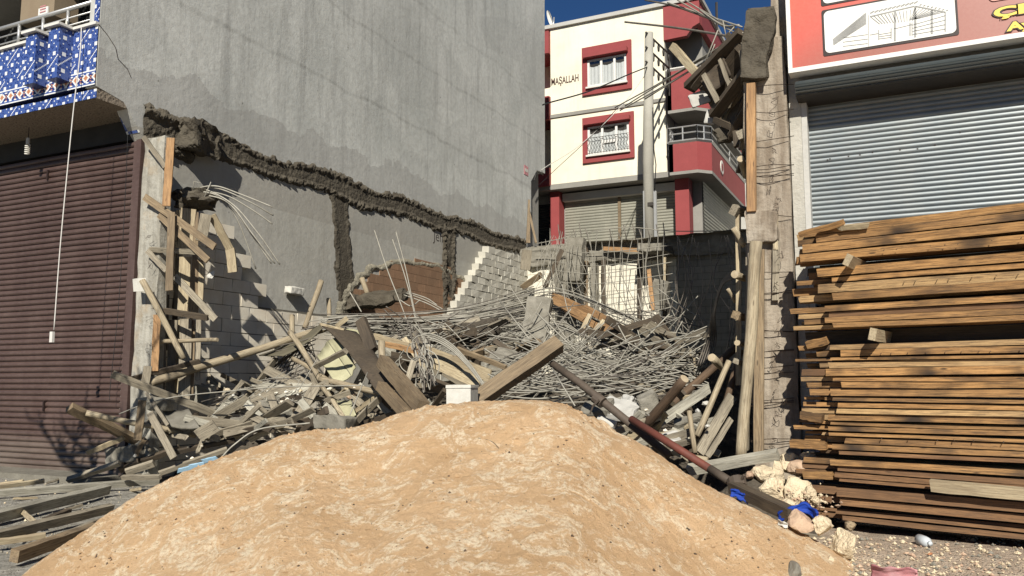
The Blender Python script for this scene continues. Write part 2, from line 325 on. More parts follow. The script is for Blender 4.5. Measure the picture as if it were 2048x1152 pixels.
def m_sign():
    m = NT('printed_sign_ground'); x, y, z = m.sep(m.coords())
    t = m.math('ADD', m.math('MULTIPLY', m.math('ADD', x, 1.0), 0.42), m.math('MULTIPLY', m.math('SUBTRACT', 5.75, z), 0.75))
    c = m.ramp(t, [(0.0, (0.66, 0.065, 0.032)), (0.45, (0.46, 0.055, 0.034)), (0.9, (0.24, 0.058, 0.038))])
    c = m.mix(m.math('MULTIPLY', m.noise(m.coords(), 40, 4, 0.7), 0.10), c, (0.75, 0.6, 0.45))
    return m.done(c, 0.4, 0, 0.5)
M['sign'] = m_sign()

def m_glass():
    m = NT('window_glass'); m.b.inputs['Transmission Weight'].default_value = 0.0
    tr = m.n.new('ShaderNodeBsdfTransparent'); gl = m.n.new('ShaderNodeBsdfGlossy'); gl.inputs['Roughness'].default_value = 0.03
    mx = m.n.new('ShaderNodeMixShader'); mx.inputs[0].default_value = 0.14
    m.link(tr.outputs[0], mx.inputs[1]); m.link(gl.outputs[0], mx.inputs[2])
    m.link(mx.outputs[0], m.n['Material Output'].inputs[0]); m.n.remove(m.b); return m.mat
M['glass'] = m_glass()
M['curtain'] = speckled('net_curtain', (0.62, 0.65, 0.64), (0.54, 0.57, 0.56), 4, 0.1, 0.004, 0.8, rnd=False)

# ---------------------------------------------------------------- shared builders
def frame_of(d, roll=0.0, at=None):
    """local axes for a stick: x along it, y across it as seen from the street, z towards the viewer"""
    x = d.normalized(); look = (at - EYE).normalized() if at is not None else fw
    y = look.cross(x)
    if y.length < 0.05: y = V((0, 0, 1)).cross(x)
    y.normalize(); z = x.cross(y)
    M3 = Matrix((x, y, z)).transposed()
    return M3 @ Matrix.Rotation(roll, 3, 'X')

def plank(name, label, cat, p1, p2, w, t, mat='wood_grey', roll=0.0, bow=0.0, group=None, parent=None, split=0.0, end=None, seg=6):
    p1 = V(p1); p2 = V(p2); L = (p2-p1).length; mid = (p1+p2)/2; mb = MB(); rng = random.Random(int(abs(p1.x*977+p1.z*3331+p2.y*57)*100))
    tap = [rng.uniform(-.006, .006) for _ in range(8)]
    for k in range(seg+1):
        u = k/seg; x = (u-.5)*L; z0 = bow*(1-(2*u-1)**2); jy = rng.uniform(-.004, .004)
        for q, (sy, sz) in enumerate(((-1, -1), (1, -1), (1, 1), (-1, 1))):
            xx = x
            if k in (0, seg): xx += tap[q + (4 if k else 0)] + (rng.uniform(-split, split) if split else 0)
            mb.vert((xx, sy*w/2 + jy + rng.uniform(-.0015, .0015), sz*t/2 + z0 + rng.uniform(-.0015, .0015)))
    for k in range(seg):
        a = k*4
        for q in range(4): mb.face((a+q, a+(q+1) % 4, a+4+(q+1) % 4, a+4+q), 0)
    mb.face((3, 2, 1, 0), 1); mb.face([seg*4+q for q in range(4)], 1)
    o = mb.build(name, [M[mat], M[end or mat]], None)
    mw = frame_of(p2-p1, roll, mid).to_4x4(); mw.translation = mid
    if parent: o.parent = parent; mw = Matrix.Translation(-parent.location) @ mw
    o.matrix_world = mw if not parent else mw
    if parent: o.matrix_basis = mw
    if label: tag(o, label, cat, group)
    return o

def log(name, label, cat, p1, p2, r1, r2, mat='log', group=None, parent=None, bend=0.0):
    p1 = V(p1); p2 = V(p2); L = (p2-p1).length; mid = (p1+p2)/2; n = 12; seg = max(4, int(L/0.12)); mb = MB()
    sd_ = p1.x*3.1 + p2.z*7.7
    for k in range(seg+1):
        u = k/seg; r = r1+(r2-r1)*u
        cy = bend*math.sin(u*math.pi) + 0.012*noise.noise(V((u*L*1.3, sd_, 0)))*2
        for j in range(n):
            a = 2*math.pi*j/n; rr = r*(1+0.10*noise.noise(V((u*L*2.5, math.cos(a)*1.2+sd_, math.sin(a)*1.2))))
            mb.vert(((u-.5)*L, math.cos(a)*rr+cy, math.sin(a)*rr))
    for k in range(seg):
        for j in range(n): mb.face((k*n+j, k*n+(j+1) % n, (k+1)*n+(j+1) % n, (k+1)*n+j), 0)
    mb.face(list(range(n))[::-1], 1); mb.face([seg*n+j for j in range(n)], 1)
    o = mb.build(name, [M[mat], M['log_end']])
    for p in o.data.polygons: p.use_smooth = len(p.vertices) == 4
    mw = frame_of(p2-p1, 0, mid).to_4x4(); mw.translation = mid
    o.matrix_basis = mw
    if parent: o.parent = parent; o.matrix_basis = Matrix.Translation(-parent.location) @ mw
    if label: tag(o, label, cat, group)
    return o

def rod(name, label, cat, pts, r=0.012, mat='rebar', group=None, parent=None, n=5, smooth=True):
    mb = MB(); c = sum((V(p) for p in pts), V())/len(pts)
    mb.tube([V(p)-c for p in pts], r, n)
    o = mb.build(name, M[mat], None, smooth); o.location = c
    if parent: o.parent = parent; o.location = c - parent.location
    if label: tag(o, label, cat, group)
    return o

def arc(pts, k=8):
    """smooth curve through the points (Catmull-Rom)"""
    pts = [V(p) for p in pts]; q = [pts[0]*2-pts[1]] + pts + [pts[-1]*2-pts[-2]]; out = []
    for i in range(1, len(q)-2):
        for j in range(k):
            t = j/k; a, b, c, d = q[i-1], q[i], q[i+1], q[i+2]
            out.append(0.5*((2*b)+(c-a)*t+(2*a-5*b+4*c-d)*t*t+(3*b-a-3*c+d)*t**3))
    out.append(pts[-1]); return out

def rock(name, label, cat, c, size, mat='stone', seed=1, group=None, rough=0.28, sub=3, cuts=7, parent=None, flat=True):
    bm = bmesh.new(); bmesh.ops.create_icosphere(bm, subdivisions=sub, radius=1); rng = random.Random(seed)
    pl = []
    for _ in range(cuts):
        n = V((rng.gauss(0, 1), rng.gauss(0, 1), rng.gauss(0, 1))).normalized(); pl.append((n, rng.uniform(0.42, 0.78)))
    for v in bm.verts:
        p = v.co.copy()
        for n, d in pl:
            e = p.dot(n)-d
            if e > 0: p -= n*e*0.99
        k = 1+rough*0.42*noise.fractal(v.co*2.1+V((seed*3.7, 0, 0)), .8, 2, 5) + rough*0.3*noise.noise(v.co*6+V((seed, 1, 2)))
        v.co = V((p.x*size[0], p.y*size[1], p.z*size[2]))*k
    me = bpy.data.meshes.new(name); bm.to_mesh(me); bm.free(); me.materials.append(M[mat])
    o = bpy.data.objects.new(name, me); C.objects.link(o); o.location = c; o.rotation_euler = (0, 0, rng.uniform(0, 6.3))
    if not flat:
        for p in me.polygons: p.use_smooth = True
    if parent: o.parent = parent; o.location = V(c)-parent.location
    if label: tag(o, label, cat, group)
    return o

def rough_slab(name, label, cat, c, size, rot, mat='slab', seed=1, amp=0.02, group=None, sub=10, parent=None):
    """broken concrete piece: a box with chipped edges"""
    bm = bmesh.new(); bmesh.ops.create_cube(bm, size=1)
    bmesh.ops.subdivide_edges(bm, edges=bm.edges, cuts=sub, use_grid_fill=True)
    for v in bm.verts:
        e = sum(1 for q in v.co if abs(abs(q)-.5) < 1e-4)
        p = V((v.co.x*size[0], v.co.y*size[1], v.co.z*size[2]))
        n = noise.noise_vector(p*9+V((seed*5.1, 0, 0)))*amp + noise.noise_vector(p*2.6+V((seed, 7, 0)))*amp*1.6
        if e >= 2: p -= V((math.copysign(1, v.co.x), math.copysign(1, v.co.y), math.copysign(1, v.co.z)))*amp*0.5*(0.4+abs(noise.noise(p*7)))
        v.co = p+n
    me = bpy.data.meshes.new(name); bm.to_mesh(me); bm.free(); me.materials.append(M[mat])
    o = bpy.data.objects.new(name, me); C.objects.link(o); o.location = c; o.rotation_euler = rot
    if parent: o.parent = parent; o.location = V(c)-parent.location
    if label: tag(o, label, cat, group)
    return o

def text_mesh(name, body, size, M4, mat, parent=None, bold=0.0, sx=1.0, depth=0.002):
    cu = bpy.data.curves.new(name, 'FONT'); cu.body = body; cu.size = size; cu.offset = bold; cu.extrude = depth; cu.resolution_u = 3
    tmp = bpy.data.objects.new(name+'_src', cu); C.objects.link(tmp)
    dg = bpy.context.evaluated_depsgraph_get(); me = bpy.data.meshes.new_from_object(tmp.evaluated_get(dg))
    C.objects.unlink(tmp); bpy.data.objects.remove(tmp)
    me.transform(M4 @ Matrix.Diagonal((sx, 1, 1, 1))); me.materials.clear(); me.materials.append(M[mat])
    o = bpy.data.objects.new(name, me); C.objects.link(o)
    if parent: o.parent = parent; o.matrix_parent_inverse = Matrix.Translation(-parent.location)
    return o
FRONT = Matrix.Rotation(R(90), 4, 'X')              # lettering standing on a wall that faces the street
# ================================================================ ground and back street
mb = MB()
def gz(x, y):
    r = math.hypot(x, y)
    up = min(1, max(0, (x+1.6)/.8))*min(1, max(0, (y-6)/1.6))*.14
    return up + 0.03*noise.noise(V((x*.7, y*.7, 0))) + 0.012*noise.noise(V((x*4, y*4, 3))) if r < 40 else 0.0
def gfn(u, v):
    x = -26 + 40*u; y = -8 + 32*v
    return (x, y, gz(x, y))
mb.grid(gfn, 300, 240)
for (x0, x1, y0, y1) in ((-600, -26, -600, 600), (14, 600, -600, 600), (-26, 14, -600, -8), (-26, 14, 24, 25)):
    mb.quad((x0, y0, -.01), (x1, y0, -.01), (x1, y1, -.01), (x0, y1, -.01))
structure(mb.build('ground', M['ground']))
def PG(x, y, up=0.0):
    """point of the ground surface on a sight line, raised by up"""
    r = ray(x, y).normalized()
    for k in range(900):
        p = EYE+r*(3.0+k*.02)
        if p.z <= gz(p.x, p.y)+up: return p
    return PZ(x, y, up)
mb = MB(); mb.box(-60, 60, 24.62, 400, -0.5, 6.05)
structure(mb.build('back_street', M['slab']))
mb = MB(); mb.box(-20, -11.25, 8.75, 9.5, -0.2, 0.09)
structure(mb.build('pavement', M['slab']))

# ================================================================ left building: grey side wall, mosaic balcony, maroon shutter
XW = -11.3
gb = thing('grey_building', 'tall building with bare grey cement side wall, blue mosaic balcony and maroon roller shutter', 'building', (-11.3, 9.3, 0))
ROOF = 16.6
mb = MB()
def wall_poly(out, x, flip=False, m=0):      # side wall outline in (Y, z), extruded to thickness 0.25
    i = len(mb.v); n = len(out)
    for y, z in out: mb.vert((x, y, z))
    for y, z in out: mb.vert((x-0.25, y, z))
    mb.face(list(range(i, i+n)), m); mb.face([i+n+k for k in range(n)][::-1], m)
    for k in range(n): mb.face((i+k, i+n+k, i+n+(k+1) % n, i+(k+1) % n), m)
wall_poly([(8.465, 6.17), (8.98, 6.07), (9.42, 5.55), (9.42, 0), (25.1, 0), (25.1, 8.4), (25.6, 8.9), (26.3, 8.95), (26.35, ROOF), (8.465, ROOF)], XW)
mb.build('side_wall', M['greywall'], gb)
mb = MB(); mb.box(-24, XW-0.26, 9.75, 26.3, 0.0, ROOF-.05); mb.box(-24, XW-0.27, 8.42, 26.3, ROOF-0.3, ROOF-0.01)
mb.build('body', M['greypaint'], gb)

# mosaic: every tessera is a face
def mosaic(fn, W, H, t=0.021, z_off=0, x_off=0, frieze=0.0):
    nu = max(1, round(W/t)); nv = max(1, round(H/t)); nf = round(frieze/t)
    b = len(mb.v)
    for j in range(nv+1):
        for i in range(nu+1): mb.v.append(tuple(fn(i/nu, j/nv)))
    for j in range(nv):
        for i in range(nu):
            ii = i+x_off; jj = j+z_off; mt = 0
            if j < nf:
                if j in (0, nf-1): mt = 2
                elif j in (1, nf-2): mt = 0
                elif j in (2, nf-3): mt = 2 if (ii//3) % 2 else 0
                else:
                    px, py = (ii % 11)-5, j-nf//2
                    if abs(px) == 5: mt = 3 if (j % 2) else 1
                    else: mt = 3 if abs(px)+abs(py) < 3 else (2 if abs(px)+abs(py) < 5 else 1)
            else:
                px = ii % 14; py = jj % 13
                ax = min(px, 14-px); ay = min(py, 13-py)              # lattice squares at two sites
                bx = abs(px-7); by = abs(py-6)
                d1 = max(ax/1.9, ay/1.3); d2 = max(bx/1.9, by/1.3)
                if d1 <= 1 or d2 <= 1: mt = 2
                elif abs((ax/7 + ay/6.5) - 1) < 0.07: mt = 2 if (ii+2*jj) % 3 == 0 else 0
                else: mt = 0 if noise.noise(V((ii*3.1, jj*2.3, 0))) > -0.25 else 1
            a = b+j*(nu+1)+i; mb.face((a, a+1, a+nu+2, a+nu+1), mt)
TM = [M['tile_blue'], M['tile_dark'], M['tile_white'], M['tile_orange']]
YB = 8.44
zt = P(187, 52, YB).z; zb = P(187, 169, YB).z; xe = XW-0.005
XL = -16.5
mb = MB()
def panel(x0, x1, z0, z1, y, **k): mosaic(lambda u, v: (x0+(x1-x0)*u, y, z0+(z1-z0)*v), x1-x0, z1-z0, **k)
panel(XL, xe, zb, zt, YB, frieze=0.25)
mb.quad((XL, YB+.001, zb), (XL, YB+.18, zb), (xe, YB+.18, zb), (xe, YB+.001, zb), 1)
mb.quad((XL, YB+.18, zb), (XL, YB+.18, zt), (xe, YB+.18, zt), (xe, YB+.18, zb), 1)
mb.build('parapet', TM, gb)
for (xa, xb_) in ((P(53, 100, YB-.22).x, P(72, 100, YB-.22).x), (P(98, 100, YB-.22).x, P(122, 100, YB-.22).x)):
    xb_ = xa+0.26; mb = MB(); y0 = YB-0.24; z0 = zb+0.13; z1 = zt-0.01
    panel(xa, xb_, z0, z1, y0)
    mosaic(lambda u, v: (xb_, y0+(YB-y0)*u, z0+(z1-z0)*v), YB-y0, z1-z0, x_off=3)
    mosaic(lambda u, v: (xa, YB+(y0-YB)*u, z0+(z1-z0)*v), YB-y0, z1-z0, x_off=3)
    mb.quad((xa, y0, z0), (xa, YB, z0), (xb_, YB, z0), (xb_, y0, z0), 1)
    mb.build('pier', TM, gb)
mb = MB(); ct = 0.045
mb.box(XL, xe+.004, YB-0.05, YB+0.02, zt, zt+ct); mb.box(XL, xe-.26, YB+0.021, YB+.2, zt, zt+ct)
for xa in (P(53, 100, YB-.22).x, P(98, 100, YB-.22).x): mb.box(xa-.05, xa+.31, YB-.30, YB-.051, zt+.001, zt+ct-.002)
mb.build('coping', M['marble'], gb)
# railing
rail = MB(); yr = YB+0.07; rz = zt+0.46
rail.tube([(XL, yr, rz), (xe-.02, yr, rz)], 0.035, 8)
for k in (0.17, 0.30): rail.tube([(XL, yr, zt+k), (xe-.02, yr, zt+k)], 0.013, 6)
for k in range(9):
    x = xe-0.22-k*0.62
    if x > XL: rail.tube([(x, yr, zt+ct), (x, yr, rz)], 0.028, 8)
rail.build('railing', M['steel'], gb, True)
# slab edge strip below the parapet, soffit, upper tiled jamb
mb = MB(); panel(XL, xe, zb-0.20, zb-0.055, YB+0.04); mb.build('slab_edge', TM, gb)
mb = MB(); mb.box(XL, xe, YB+0.055, 9.75, zb-0.21, zb-0.06); mb.build('soffit', M['soffit'], gb)
mb = MB(); panel(xe-0.12, xe, zt+ct, zt+5, YB+0.01)
mosaic(lambda u, v: (xe-.12, YB+.21-.2*u, zt+ct+(5-ct)*v), .2, 4.9); mb.build('jamb', TM, gb)
mb = MB(); z1 = P(250, 200, 9.02).z; z0 = P(278, 264, 9.3).z
mosaic(lambda u, v: (xe-.30+.305*u, 9.32-.30*v, z0+(z1-z0)*v), .305, z1-z0); mb.build('lintel_tile', TM, gb)
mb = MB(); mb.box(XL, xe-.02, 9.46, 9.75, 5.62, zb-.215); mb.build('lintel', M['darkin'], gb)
# inside of the balcony
mb = MB()
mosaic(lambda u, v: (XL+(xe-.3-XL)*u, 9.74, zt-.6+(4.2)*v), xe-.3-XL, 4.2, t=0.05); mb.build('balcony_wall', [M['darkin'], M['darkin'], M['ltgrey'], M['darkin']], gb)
mb = MB(); mb.box(XL, xe-.13, YB+.2, 9.7, zt+1.35, zt+1.5); mb.build('balcony_ceiling', M['greypaint'], gb)
# maroon roller shutter: real slat profile
def shutter(x0, x1, z0, z1, y, pitch, depth, parent, mat, name='roller_shutter', slack=0.0):
    mb = MB(); prof = [(0.0, 0.0), (0.10, 0.55), (0.3, 0.95), (0.5, 1.0), (0.72, 0.9), (0.86, 0.5), (0.93, 0.0)]
    n = int((z1-z0)/pitch); nx = 10; zs = []
    for k in range(n):
        for a, d in prof: zs.append((z0+(k+a)*pitch, d*depth, k))
    b = len(mb.v)
    for z, d, k in zs:
        for i in range(nx+1):
            x = x0+(x1-x0)*i/nx; mb.vert((x, y-d-slack*noise.noise(V((x*.8, z*.5, 1))), z))
    for r in range(len(zs)-1):
        for i in range(nx): a = b+r*(nx+1)+i; mb.face((a, a+1, a+nx+2, a+nx+1), 0, random.random())
    mb.box(x0, x1, y-.03, y+.03, z0-.06, z0-.002)
    return mb.build(name, mat, parent)
shutter(-19, -11.36, 0.14, 5.62, 9.42, 0.0985, 0.04, gb, M['maroon'], slack=.02)
mb = MB(); mb.box(-11.36, -11.26, 9.27, 9.41, 0.09, 5.5); mb.box(-11.25, -11.14, 9.22, 9.41, 0.09, 5.5); mb.build('shutter_guide', M['maroon'], gb)
mb = MB()
for (x, y) in ((96, 350), (249, 768+15), (88, 812)): p = P(x, y, 9.36); mb.box(p.x-.015, p.x+.015, 9.34, 9.40, p.z-.09, p.z+.09)
mb.build('shutter_slot', M['black'], gb)

# mortar scar left by the torn-off slab, with its vertical legs: rough relief on the wall
def scar(name, y0, y1, zc, hw, seed, vert=False, thick=0.13, smooth_mid=0.75, dens=0.022, drift=0.0, lab=None):
    mb = MB(); L = 0
    def fn(u, v):
        s = v*2-1
        if not vert: a = y0+(y1-y0)*u; ctr = zc(a) if callable(zc) else zc; wd = hw*(1+0.30*noise.fractal(V((a*1.1, seed, 0)), 1, 2, 4)); y, z = a, ctr+s*wd
        else:
            a = zc[0]+(zc[1]-zc[0])*u; ctr = (y0+y1)/2 + drift*(u-.5); wd = hw*(1+0.30*noise.fractal(V((a*1.4, seed, 0)), 1, 2, 4)); y, z = ctr+s*wd, a
        y += 0.04*noise.noise(V((y*7, z*7, seed+4)))*abs(s); z += 0.07*noise.fractal(V((y*5, z*5, seed+8)), .8, 2, 5)*abs(s)
        n = noise.fractal(V((y*3.4, z*3.4, seed)), 0.9, 2.1, 6); c = abs(noise.turbulence(V((y*5, z*5, seed+2)), 4, True))
        rim = max(0, 1-((abs(s)-0.68)/0.30)**2)
        h = thick*(rim*(0.35+1.3*c) + (1-smooth_mid)*(0.4+n)*(1-abs(s))) + 0.02
        if vert: h *= 0.75+0.5*noise.noise(V((z*2.1, seed, 9)))
        h += (0.028*noise.noise(V((y*17, z*17, seed)))+.03*max(0, noise.noise(V((y*8, z*8, seed+3)))))*(0.35+rim)*(.3 if vert and smooth_mid > .8 else 1)
        dv = noise.voronoi(V((y*8, z*8, seed)))[0][0]; h += (rim+.15)*.06*max(0, .62-dv)*(.25 if vert and smooth_mid > .8 else 1) - .05*max(0, abs(s)-.72)*max(0, dv-.35)*8
        h = h*(1-abs(s)**8) - 0.012*(abs(s)**8)
        return (XW+max(h, -0.012), y, z)
    Lm = (y1-y0) if not vert else (zc[1]-zc[0]); nu = int(Lm/dens); nv = int(2*hw/(dens*0.8))
    mb.grid(fn, nu, nv); o = mb.build(name, [M['mud']], gb)
    if lab: o['label'] = lab
    return o
scar('mortar_band', 9.9, 24.6, lambda y: 5.83+0.012*(y-9.9)+.05*math.sin(y*1.9), 0.28, 1.3, thick=0.025)
scar('mortar_band', 9.35, 10.4, lambda y: 5.78, 0.42, 7.3, thick=0.08, smooth_mid=.4, lab='wide clump of dried mud mortar by the balcony corner')
y_a = PX(690, 480, XW).y; scar('mortar_leg', y_a-.1, y_a+.1, (2.6, 5.7), 0.36, 4.2, True, 0.015, 0.95, drift=-0.5)
y_b = PX(897, 520, XW).y; scar('mortar_leg', y_b-.1, y_b+.1, (3.2, 5.9), 0.36, 6.6, True, 0.06, 0.5)
rough_slab('mortar_lump', None, None, PX(398, 275, XW+.2), (0.35, 0.75, 0.55), (0, 0.1, 0.2), 'mud', 3, 0.06, parent=gb)
# exposed brickwork where the render fell off
mb = MB(); yc = PX(850, 600, XW).y
rng = random.Random(5)
for r in range(9):
    z = 3.05+r*0.21
    for k in range(26):
        y = yc-3.8+k*0.31+(0.155 if r % 2 else 0)
        e = ((y-yc-.3)/3.7)**2+((z-2.95)/1.62)**2
        if e < 1 and y < 23.8 : mb.col = rng.random(); mb.box(XW-.02, XW+0.022+rng.uniform(0, .006), y+.003, y+.306, z+.003, z+.206)
brick = speckled('old_red_brick', (0.33, 0.195, 0.115), (0.22, 0.145, 0.09), 1.3, 0.6, 0.01, 0.9, 30, toned=0.5, rnd=False); mb.build('brick_patch', brick, gb)
mb = MB()   # broken rim of the render round the bricks
def rim(u, v):
    a = math.pi*(0.02+0.96*u); rr = 1.0+0.10*v+0.05*noise.fractal(V((u*22, 0, 1)), 1, 2, 4)
    y = yc+.3-math.cos(a)*3.7*rr; z = 2.95+math.sin(a)*1.62*rr
    return (XW+0.045*math.sin(v*math.pi)*(0.6+abs(noise.noise(V((y*6, z*6, 0)))))+.002, min(y, 24.2), z)
mb.grid(rim, 160, 6); mb.build('render_rim', speckled('broken_render', (0.36, 0.33, 0.25), (0.22, 0.2, 0.15), 8, 0.9, 0.03, rnd=False), gb)
# small red plate and scrawl on the wall
mb = MB(); p = PX(1052, 341, XW); mb.box(XW, XW+.012, p.y-.16, p.y+.16, p.z-.16, p.z+.16, 0)
mb.box(XW+.012, XW+.016, p.y-.11, p.y+.13, p.z-.05, p.z+.06, 1); mb.build('wall_plate', [M['pink'], M['foam']], gb)
SIDE = Matrix.Rotation(R(90), 4, 'Z') @ FRONT
p = PX(867, 480, XW+.004); text_mesh('wall_scrawl', 'Jeni', 0.42, Matrix.Translation(p) @ SIDE, 'black', gb, -0.006, 1.0, 0.001)
crack = MB(); cp = [PX(x, y, XW+.003) for x, y in ((197, 48), (215, 70), (231, 95), (236, 118), (255, 138), (262, 155))]
crack.tube(cp, 0.006, 4); crack.build('crack', M['black'], gb)
# power cable bracket at the far lower corner
rod('cable_bracket', None, None, arc([PX(1068, 362, XW+.05), PX(1074, 345, XW+.1), PX(1086, 350, XW+.05)]), 0.02, 'cable', parent=gb)

# cardboard boxes on the balcony, bulb and cord
cb = thing('cardboard_box', 'brown cardboard box with a white printed flap standing on the tiled balcony', 'box', P(75, 40, 8.9))
mb = MB(); p = P(40, 44, 8.75); q = P(108, 20, 8.75)
mb.box(p.x, q.x, 8.75, 9.2, p.z-.05, p.z+1.5); mb.build('body', M['card'], cb)
mb = MB(); p = P(76, 32, 8.72); q = P(96, 12, 8.72); mb.box(p.x, q.x, 8.72, 8.745, p.z, q.z); mb.build('flap', M['white'], cb)
mb = MB()
for k in range(3): mb.box(p.x+.05, q.x-.05, 8.712, 8.72, p.z+.04+k*.05, p.z+.06+k*.05)
mb.build('print', M['pink'], cb)
tn = thing('finial_bottle', 'small white bottle standing on the marble coping of the balcony', 'bottle', P(132, 62, YB))
mb = MB(); p = P(132, 60, YB+.03); mb.tube([(p.x, p.y, zt+ct), (p.x, p.y, zt+ct+.10), (p.x, p.y, zt+ct+.13), (p.x, p.y, zt+ct+.2)], [.045, .045, .018, .012], 10); mb.build('body', M['foam'], tn, True)
bl = thing('hanging_bulb', 'white spiral energy-saving bulb hanging on a wire in front of the maroon shutter', 'light bulb', P(55, 300, 9.0))
p = P(56, 284, 9.0); rod('wire', None, None, [(p.x, p.y, zb-.215), p], 0.006, 'cable', parent=bl)
mb = MB(); mb.tube([p+V((0, 0, .07)), p, p-V((0, 0, .05))], [.028, .034, .03], 10); mb.build('socket', M['foam'], bl)
mb = MB(); mb.tube([p+V((math.cos(a*.8)*.036, math.sin(a*.8)*.036, -.05-a*.0045)) for a in range(0, 40)], .013, 6); mb.build('spiral_tube', M['foam'], bl, True)
cw = thing('plug_cord', 'long white cord with a socket block hanging down from the balcony past the maroon shutter', 'cord', P(105, 680, 8.1))
pts = arc([P(163, 52, 8.40), P(160, 110, 8.36), P(147, 220, 8.3), P(134, 350, 8.25), P(120, 500, 8.22), P(108, 660, 8.2)])
rod('cord', None, None, pts, 0.009, 'cord', parent=cw)
mb = MB(); p = P(104, 674, 8.2); mb.box(p.x-.03, p.x+.03, p.y-.02, p.y+.02, p.z-.08, p.z+.08); mb.build('socket_block', M['cord'], cw)
tag(rod('thin_black_wire', '', '', arc([P(256, 255, 9.1), P(250, 400, 9.2), P(238, 600, 9.2), P(221, 768, 9.2), P(219, 800, 9.2)]), .005, 'cable'), 'thin black wire hanging in front of the right edge of the maroon shutter', 'wire')

# ================================================================ right building: sign, galvanised shutter
rb = thing('shop_building', 'shop building with a red sign board above a galvanised roller shutter', 'building', (0, 9.35, 0))
XR = -1.06
zs0 = 4.44; HT = 16.9
mb = MB(); x_l = P(1606, 300, 9.42).x
mb.box(XR, 9, 9.62, 24.2, 0, HT); mb.box(XR, x_l, 9.36, 9.615, 0, HT-.1); mb.box(x_l+.002, 9, 9.36, 9.61, 4.80, HT-.12)
mb.build('wall', speckled('pitted_pale_plaster', (0.50, 0.48, 0.42), (0.38, 0.365, 0.31), 3, 1.0, 0.02, 0.95, 26, rnd=False), rb)
shutter(x_l+.02, 6, 0.1, 4.75, 9.55, 0.0535, 0.024, rb, M['galv'])
mb = MB(); mb.box(x_l+.002, x_l+.06, 9.37, 9.56, 0.05, 4.72); mb.build('shutter_guide', M['ltgrey'], rb)
mb = MB(); pr = []
for k in range(13):
    a = R(-20+k*11); pr.append((9.40-0.36*math.sin(max(a, 0))-0.02, 4.47+0.33*(1-math.cos(a))*1.0 if False else 4.45+k*0.028))
hx0 = P(1590, 170, 9.1).x
hb, ht = P(1592, 193, 9.12).z, P(1590, 163, 9.2).z; hs = (ht-hb)/.39
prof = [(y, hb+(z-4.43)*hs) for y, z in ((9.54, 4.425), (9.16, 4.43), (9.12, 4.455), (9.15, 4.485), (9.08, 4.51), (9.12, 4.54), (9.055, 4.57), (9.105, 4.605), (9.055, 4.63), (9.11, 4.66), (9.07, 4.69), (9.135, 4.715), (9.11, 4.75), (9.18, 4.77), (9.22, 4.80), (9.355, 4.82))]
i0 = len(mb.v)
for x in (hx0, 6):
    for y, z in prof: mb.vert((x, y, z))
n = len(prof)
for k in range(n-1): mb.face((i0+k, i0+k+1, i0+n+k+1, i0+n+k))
mb.m[-(n-1)] = 1; mb.m[-(n-2)] = 1  # underside faces coloured near black to paint in the shade below the housing
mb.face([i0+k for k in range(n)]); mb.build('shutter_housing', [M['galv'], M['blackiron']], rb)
mb = MB()
for (x, y) in ((1920, 265), (1870, 290), (1835, 298), (1800, 300), (1745, 305), (1697, 313), (1660, 318), (1720, 310), (1575+80, 320)):
    p = P(x, y, 9.53); mb.box(p.x-.008, p.x+.008, 9.525, 9.535, p.z-.008, p.z+.008)
mb.build('rivet', M['black'], rb)
# sign
ys = 9.05; sx0 = P(1580, 70, ys).x; sz0 = P(1588, 143, ys).z; sz1 = sz0+2.4
sg = rb
mb = MB(); mb.box(sx0, 4.5, ys+.01, ys+.16, sz0+.035, sz1); mb.build('sign_box', M['sign'], rb)
fr = MB(); fr.box(sx0-.03, 4.5, ys-.015, ys+.165, sz0-.015, sz0+.034); fr.box(sx0-.031, sx0+.012, ys-.014, ys+.17, sz0+.036, sz1); fr.build('sign_frame', M['white'], rb)
def rrect(x0, x1, z0, z1, r, y, m):
    i = len(mb.v); n = 0
    for cx, cz, a0 in ((x1-r, z1-r, 0), (x0+r, z1-r, 90), (x0+r, z0+r, 180), (x1-r, z0+r, 270)):
        for k in range(6): a = R(a0+k*18); mb.vert((cx+r*math.cos(a), y, cz+r*math.sin(a))); n += 1
    mb.face([i+k for k in range(n)][::-1], m)
a = P(1651, 108, ys); b = P(1913, 60, ys); at_ = P(1645, 24, ys)
mb = MB(); px0, px1, pz0, pz1 = a.x, b.x, a.z, at_.z
rrect(px0-.022, px1+.022, pz0-.022, pz1+.02, .02, ys+.004, 0); rrect(px0, px1, pz0+.005, pz1, .05, ys, 1)
c2 = P(1648, 8, ys).z; rrect(px0-.022, px1-.1, c2-.02, c2+.8, .02, ys+.004, 0); rrect(px0, px1-.12, c2, c2+.78, .05, ys, 1)
mb.build('sign_picture', [M['black'], M['print_white']], rb)
# line drawing of a steel shed
mb = MB()
def ln(x1, y1, x2, y2, w_=0.006, m=0):
    def q(x, y): p = P(1640+x*408/2048, y*408/2048, ys-.004); return V((p.x, ys-.004, p.z))
    p, r_ = q(x1, y1), q(x2, y2); d = (r_-p); n_ = V((-d.z, 0, d.x)).normalized()*w_/2
    mb.quad(p+n_, p-n_, r_-n_, r_+n_, m)
for t in range(13):                                        # roof underside purlins
    k = t/12; ln(505+k*440, 165-k*75, 600+k*330, 240-k*30, .006)
for t in range(9): k = t/8; ln(965+k*270, 75+k*45, 900+k*60, 200-k*10, .006)
for t in range(10): k = t/9; ln(130+k*5, 395-k*5+k*60, 465, 125+k*110+k*0, .006)
ln(505, 165, 950, 60, .012); ln(955, 60, 1258, 120, .012)
for x, y0, y1, w_ in ((752, 110, 410, .018), (957, 65, 372, .02), (1123, 100, 340, .02), (1258, 120, 315, .011), (905, 225, 355, .011), (925, 225, 355, .008), (590, 300, 400, .008), (715, 280, 385, .008), (487, 150, 460, .005)): ln(x, y0, x, y1, w_)
